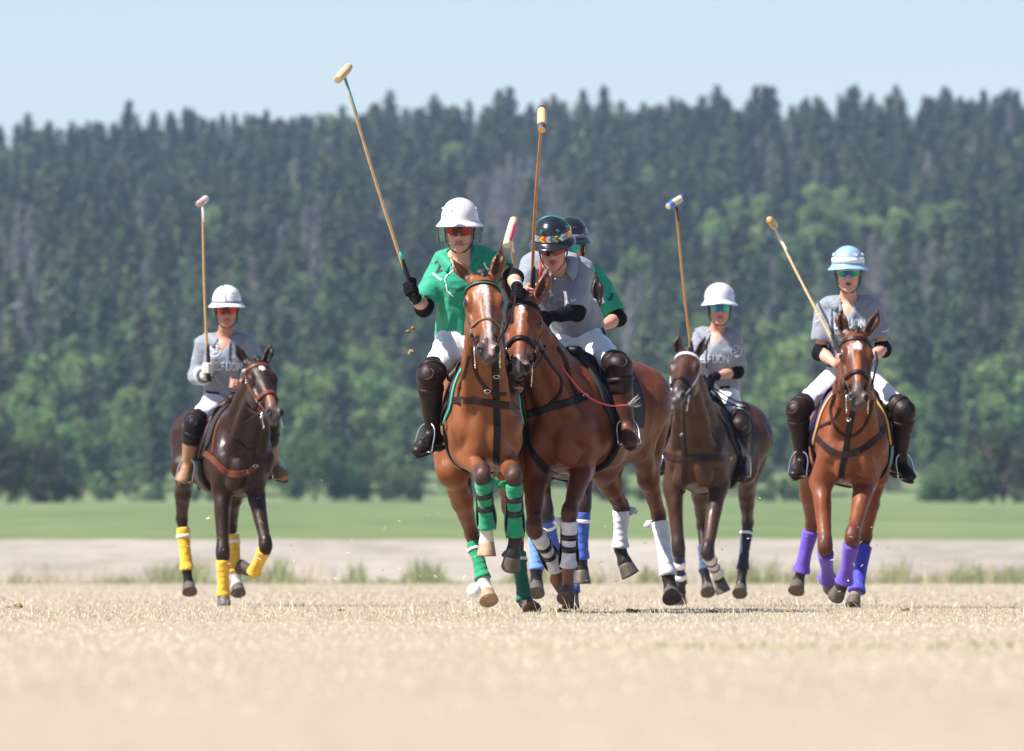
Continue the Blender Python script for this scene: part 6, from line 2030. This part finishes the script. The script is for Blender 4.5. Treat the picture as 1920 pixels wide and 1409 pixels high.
# ---------------------------------------------------------------- ball, clods
if True:
    bc = PX(889, 1108, 49.6); br = .0425
    root = root_empty('polo_ball', bc - V3(0, 0, br), 'scuffed white ball in the air beside the chestnut horse hind hoof', 'ball')
    MB().ball(bc, br, None, 28, 18).build('ball_shell', mat('ball_plastic', (.80, .80, .82), .35, var=.04, vscale=40, bump=.3, bscale=60), root)
    m = MB(); rr = random.Random(5)
    for i in range(7):
        a = rr.uniform(-.6, .6); b = rr.uniform(-.9, -.2); pts = []
        for t in np.linspace(0, 1, 5):
            aa, bb = a + .25 * t, b + .1 * math.sin(t * 5 + i)
            dd = V3(math.sin(aa) * math.cos(bb), -math.cos(aa) * math.cos(bb), math.sin(bb)); pts.append(bc + dd * (br + .0002))
        m.tube(pts, .0009, 4)
    m.build('scuff_mark', mat('scuff', (.35, .34, .33), .8), root)
    M_cl = mat('clod_earth', (.20, .15, .06), .95, var=.5, vscale=60, bump=1, bscale=120)
    for (u, v, r_, lb) in ((776, 617, .013, 'small brown clod of turf, the upper right of the three flying clods'), (764, 622, .011, 'small brown clod of turf, the upper left of the three flying clods'), (771, 661, .017, 'larger brown clod of turf, the lowest of the three flying clods')):
        c = PX(u, v, 49.9); F = Field(.0035); g_ = random.Random(u)
        for i in range(6): F.ell(c + V3(*[g_.uniform(-r_, r_) * .7 for _ in range(3)]), (r_ * .6, r_ * .5, r_ * .55), k=.006)
        v_, q_, _ = F.mesh(); q_ = orient_out(v_, q_); v_ = v_ + vnormals(v_, q_) * (vnoise(v_, 160, 1) * .003)[:, None]
        o = obj('dirt_clod', v_, q_, M_cl, None); tagged(o, lb, 'clod', 'clods of turf thrown up by the hooves')
    g_ = random.Random(77)
    for i, (u, d, r_, w) in enumerate(((28, 57, .030, 'alone at far left'), (1044, 50.6, .022, 'behind the dark green bandage'), (1062, 50.9, .016, 'small, beside the centre hooves'), (1078, 49.6, .020, 'in front of the centre hooves'), (1188, 50.4, .020, 'left on the shadow edge'),
              (1232, 50.2, .017, 'half way along the centre shadow'), (1335, 49.9, .018, 'right on the shadow edge'), (545, 60.5, .018, 'right of the yellow bandages'), (640, 52, .014, 'on the bare ground left of the ball'), (1700, 52.5, .018, 'right of the purple boots'), (1478, 50.5, .015, 'left of the purple boots'))):
        x = (u - U0) * d / K; c = V3(x, d, float(gz(np.array([x]), np.array([d]))[0]) + r_ * .25); F = Field(.004)
        for j in range(6): F.ell(c + V3(g_.uniform(-r_, r_) * 1.6, g_.uniform(-r_, r_) * .8, g_.uniform(-.2, .6) * r_), (r_ * .7, r_ * .6, r_ * .45), k=.006)
        v_, q_, _ = F.mesh(); q_ = orient_out(v_, q_); v_ = v_ + vnormals(v_, q_) * (vnoise(v_, 130, 1) * .004)[:, None]
        o = obj('dirt_clod', v_, q_, M_cl, None); tagged(o, 'brown clod lying on the dry grass, ' + w, 'clod', 'clods lying on the field')
    # chips of straw and soil in the air
    g_ = np.random.default_rng(9); n = 260; vs, fs, cc = [], [], []
    for i in range(n):
        u = g_.choice([g_.normal(430, 90), g_.normal(700, 130), g_.normal(960, 120), g_.normal(1250, 150), g_.normal(1600, 60)]); v = 1135 - abs(g_.normal(0, 90)); d = g_.uniform(49, 62)
        c = PX(u, v, d); a = g_.normal(0, 1, 3); a = a / np.linalg.norm(a) * g_.uniform(.004, .016); b = g_.normal(0, 1, 3) * .0015
        k_ = len(vs); vs += [c - a - b, c + a - b, c + a + b, c - a + b]; fs.append((k_, k_ + 1, k_ + 2, k_ + 3)); cc += [np.array(STR[g_.integers(0, 6)])] * 4
    o = obj('flying_chaff', vs, fs, M_straw, None, cols=np.array(cc), smooth=False); tagged(o, 'chips of straw and dust thrown up around the hooves', 'chaff', kind='stuff')
# ---------------------------------------------------------------- haze
def haze():
    x0, x1, y0, y1, z0, z1 = -420, 420, -12, 2450, -3, 125
    vs = [(x, y, z) for x in (x0, x1) for y in (y0, y1) for z in (z0, z1)]
    fs = [(0, 1, 3, 2), (4, 6, 7, 5), (0, 4, 5, 1), (2, 3, 7, 6), (0, 2, 6, 4), (1, 5, 7, 3)]
    me = bpy.data.meshes.new('haze'); me.from_pydata(vs, [], fs); me.update()
    m = bpy.data.materials.new('haze'); m.use_nodes = True; nt = m.node_tree
    for n in list(nt.nodes):
        if n.type != 'OUTPUT_MATERIAL': nt.nodes.remove(n)
    pv = nt.nodes.new('ShaderNodeVolumePrincipled')
    pv.inputs['Color'].default_value = (.52, .72, 1.0, 1); pv.inputs['Density'].default_value = .00012; pv.inputs['Anisotropy'].default_value = .1
    nt.links.new(pv.outputs[0], [n for n in nt.nodes if n.type == 'OUTPUT_MATERIAL'][0].inputs['Volume'])
    me.materials.append(m); o = bpy.data.objects.new('haze', me); COL.objects.link(o); o['kind'] = 'stuff'
haze()
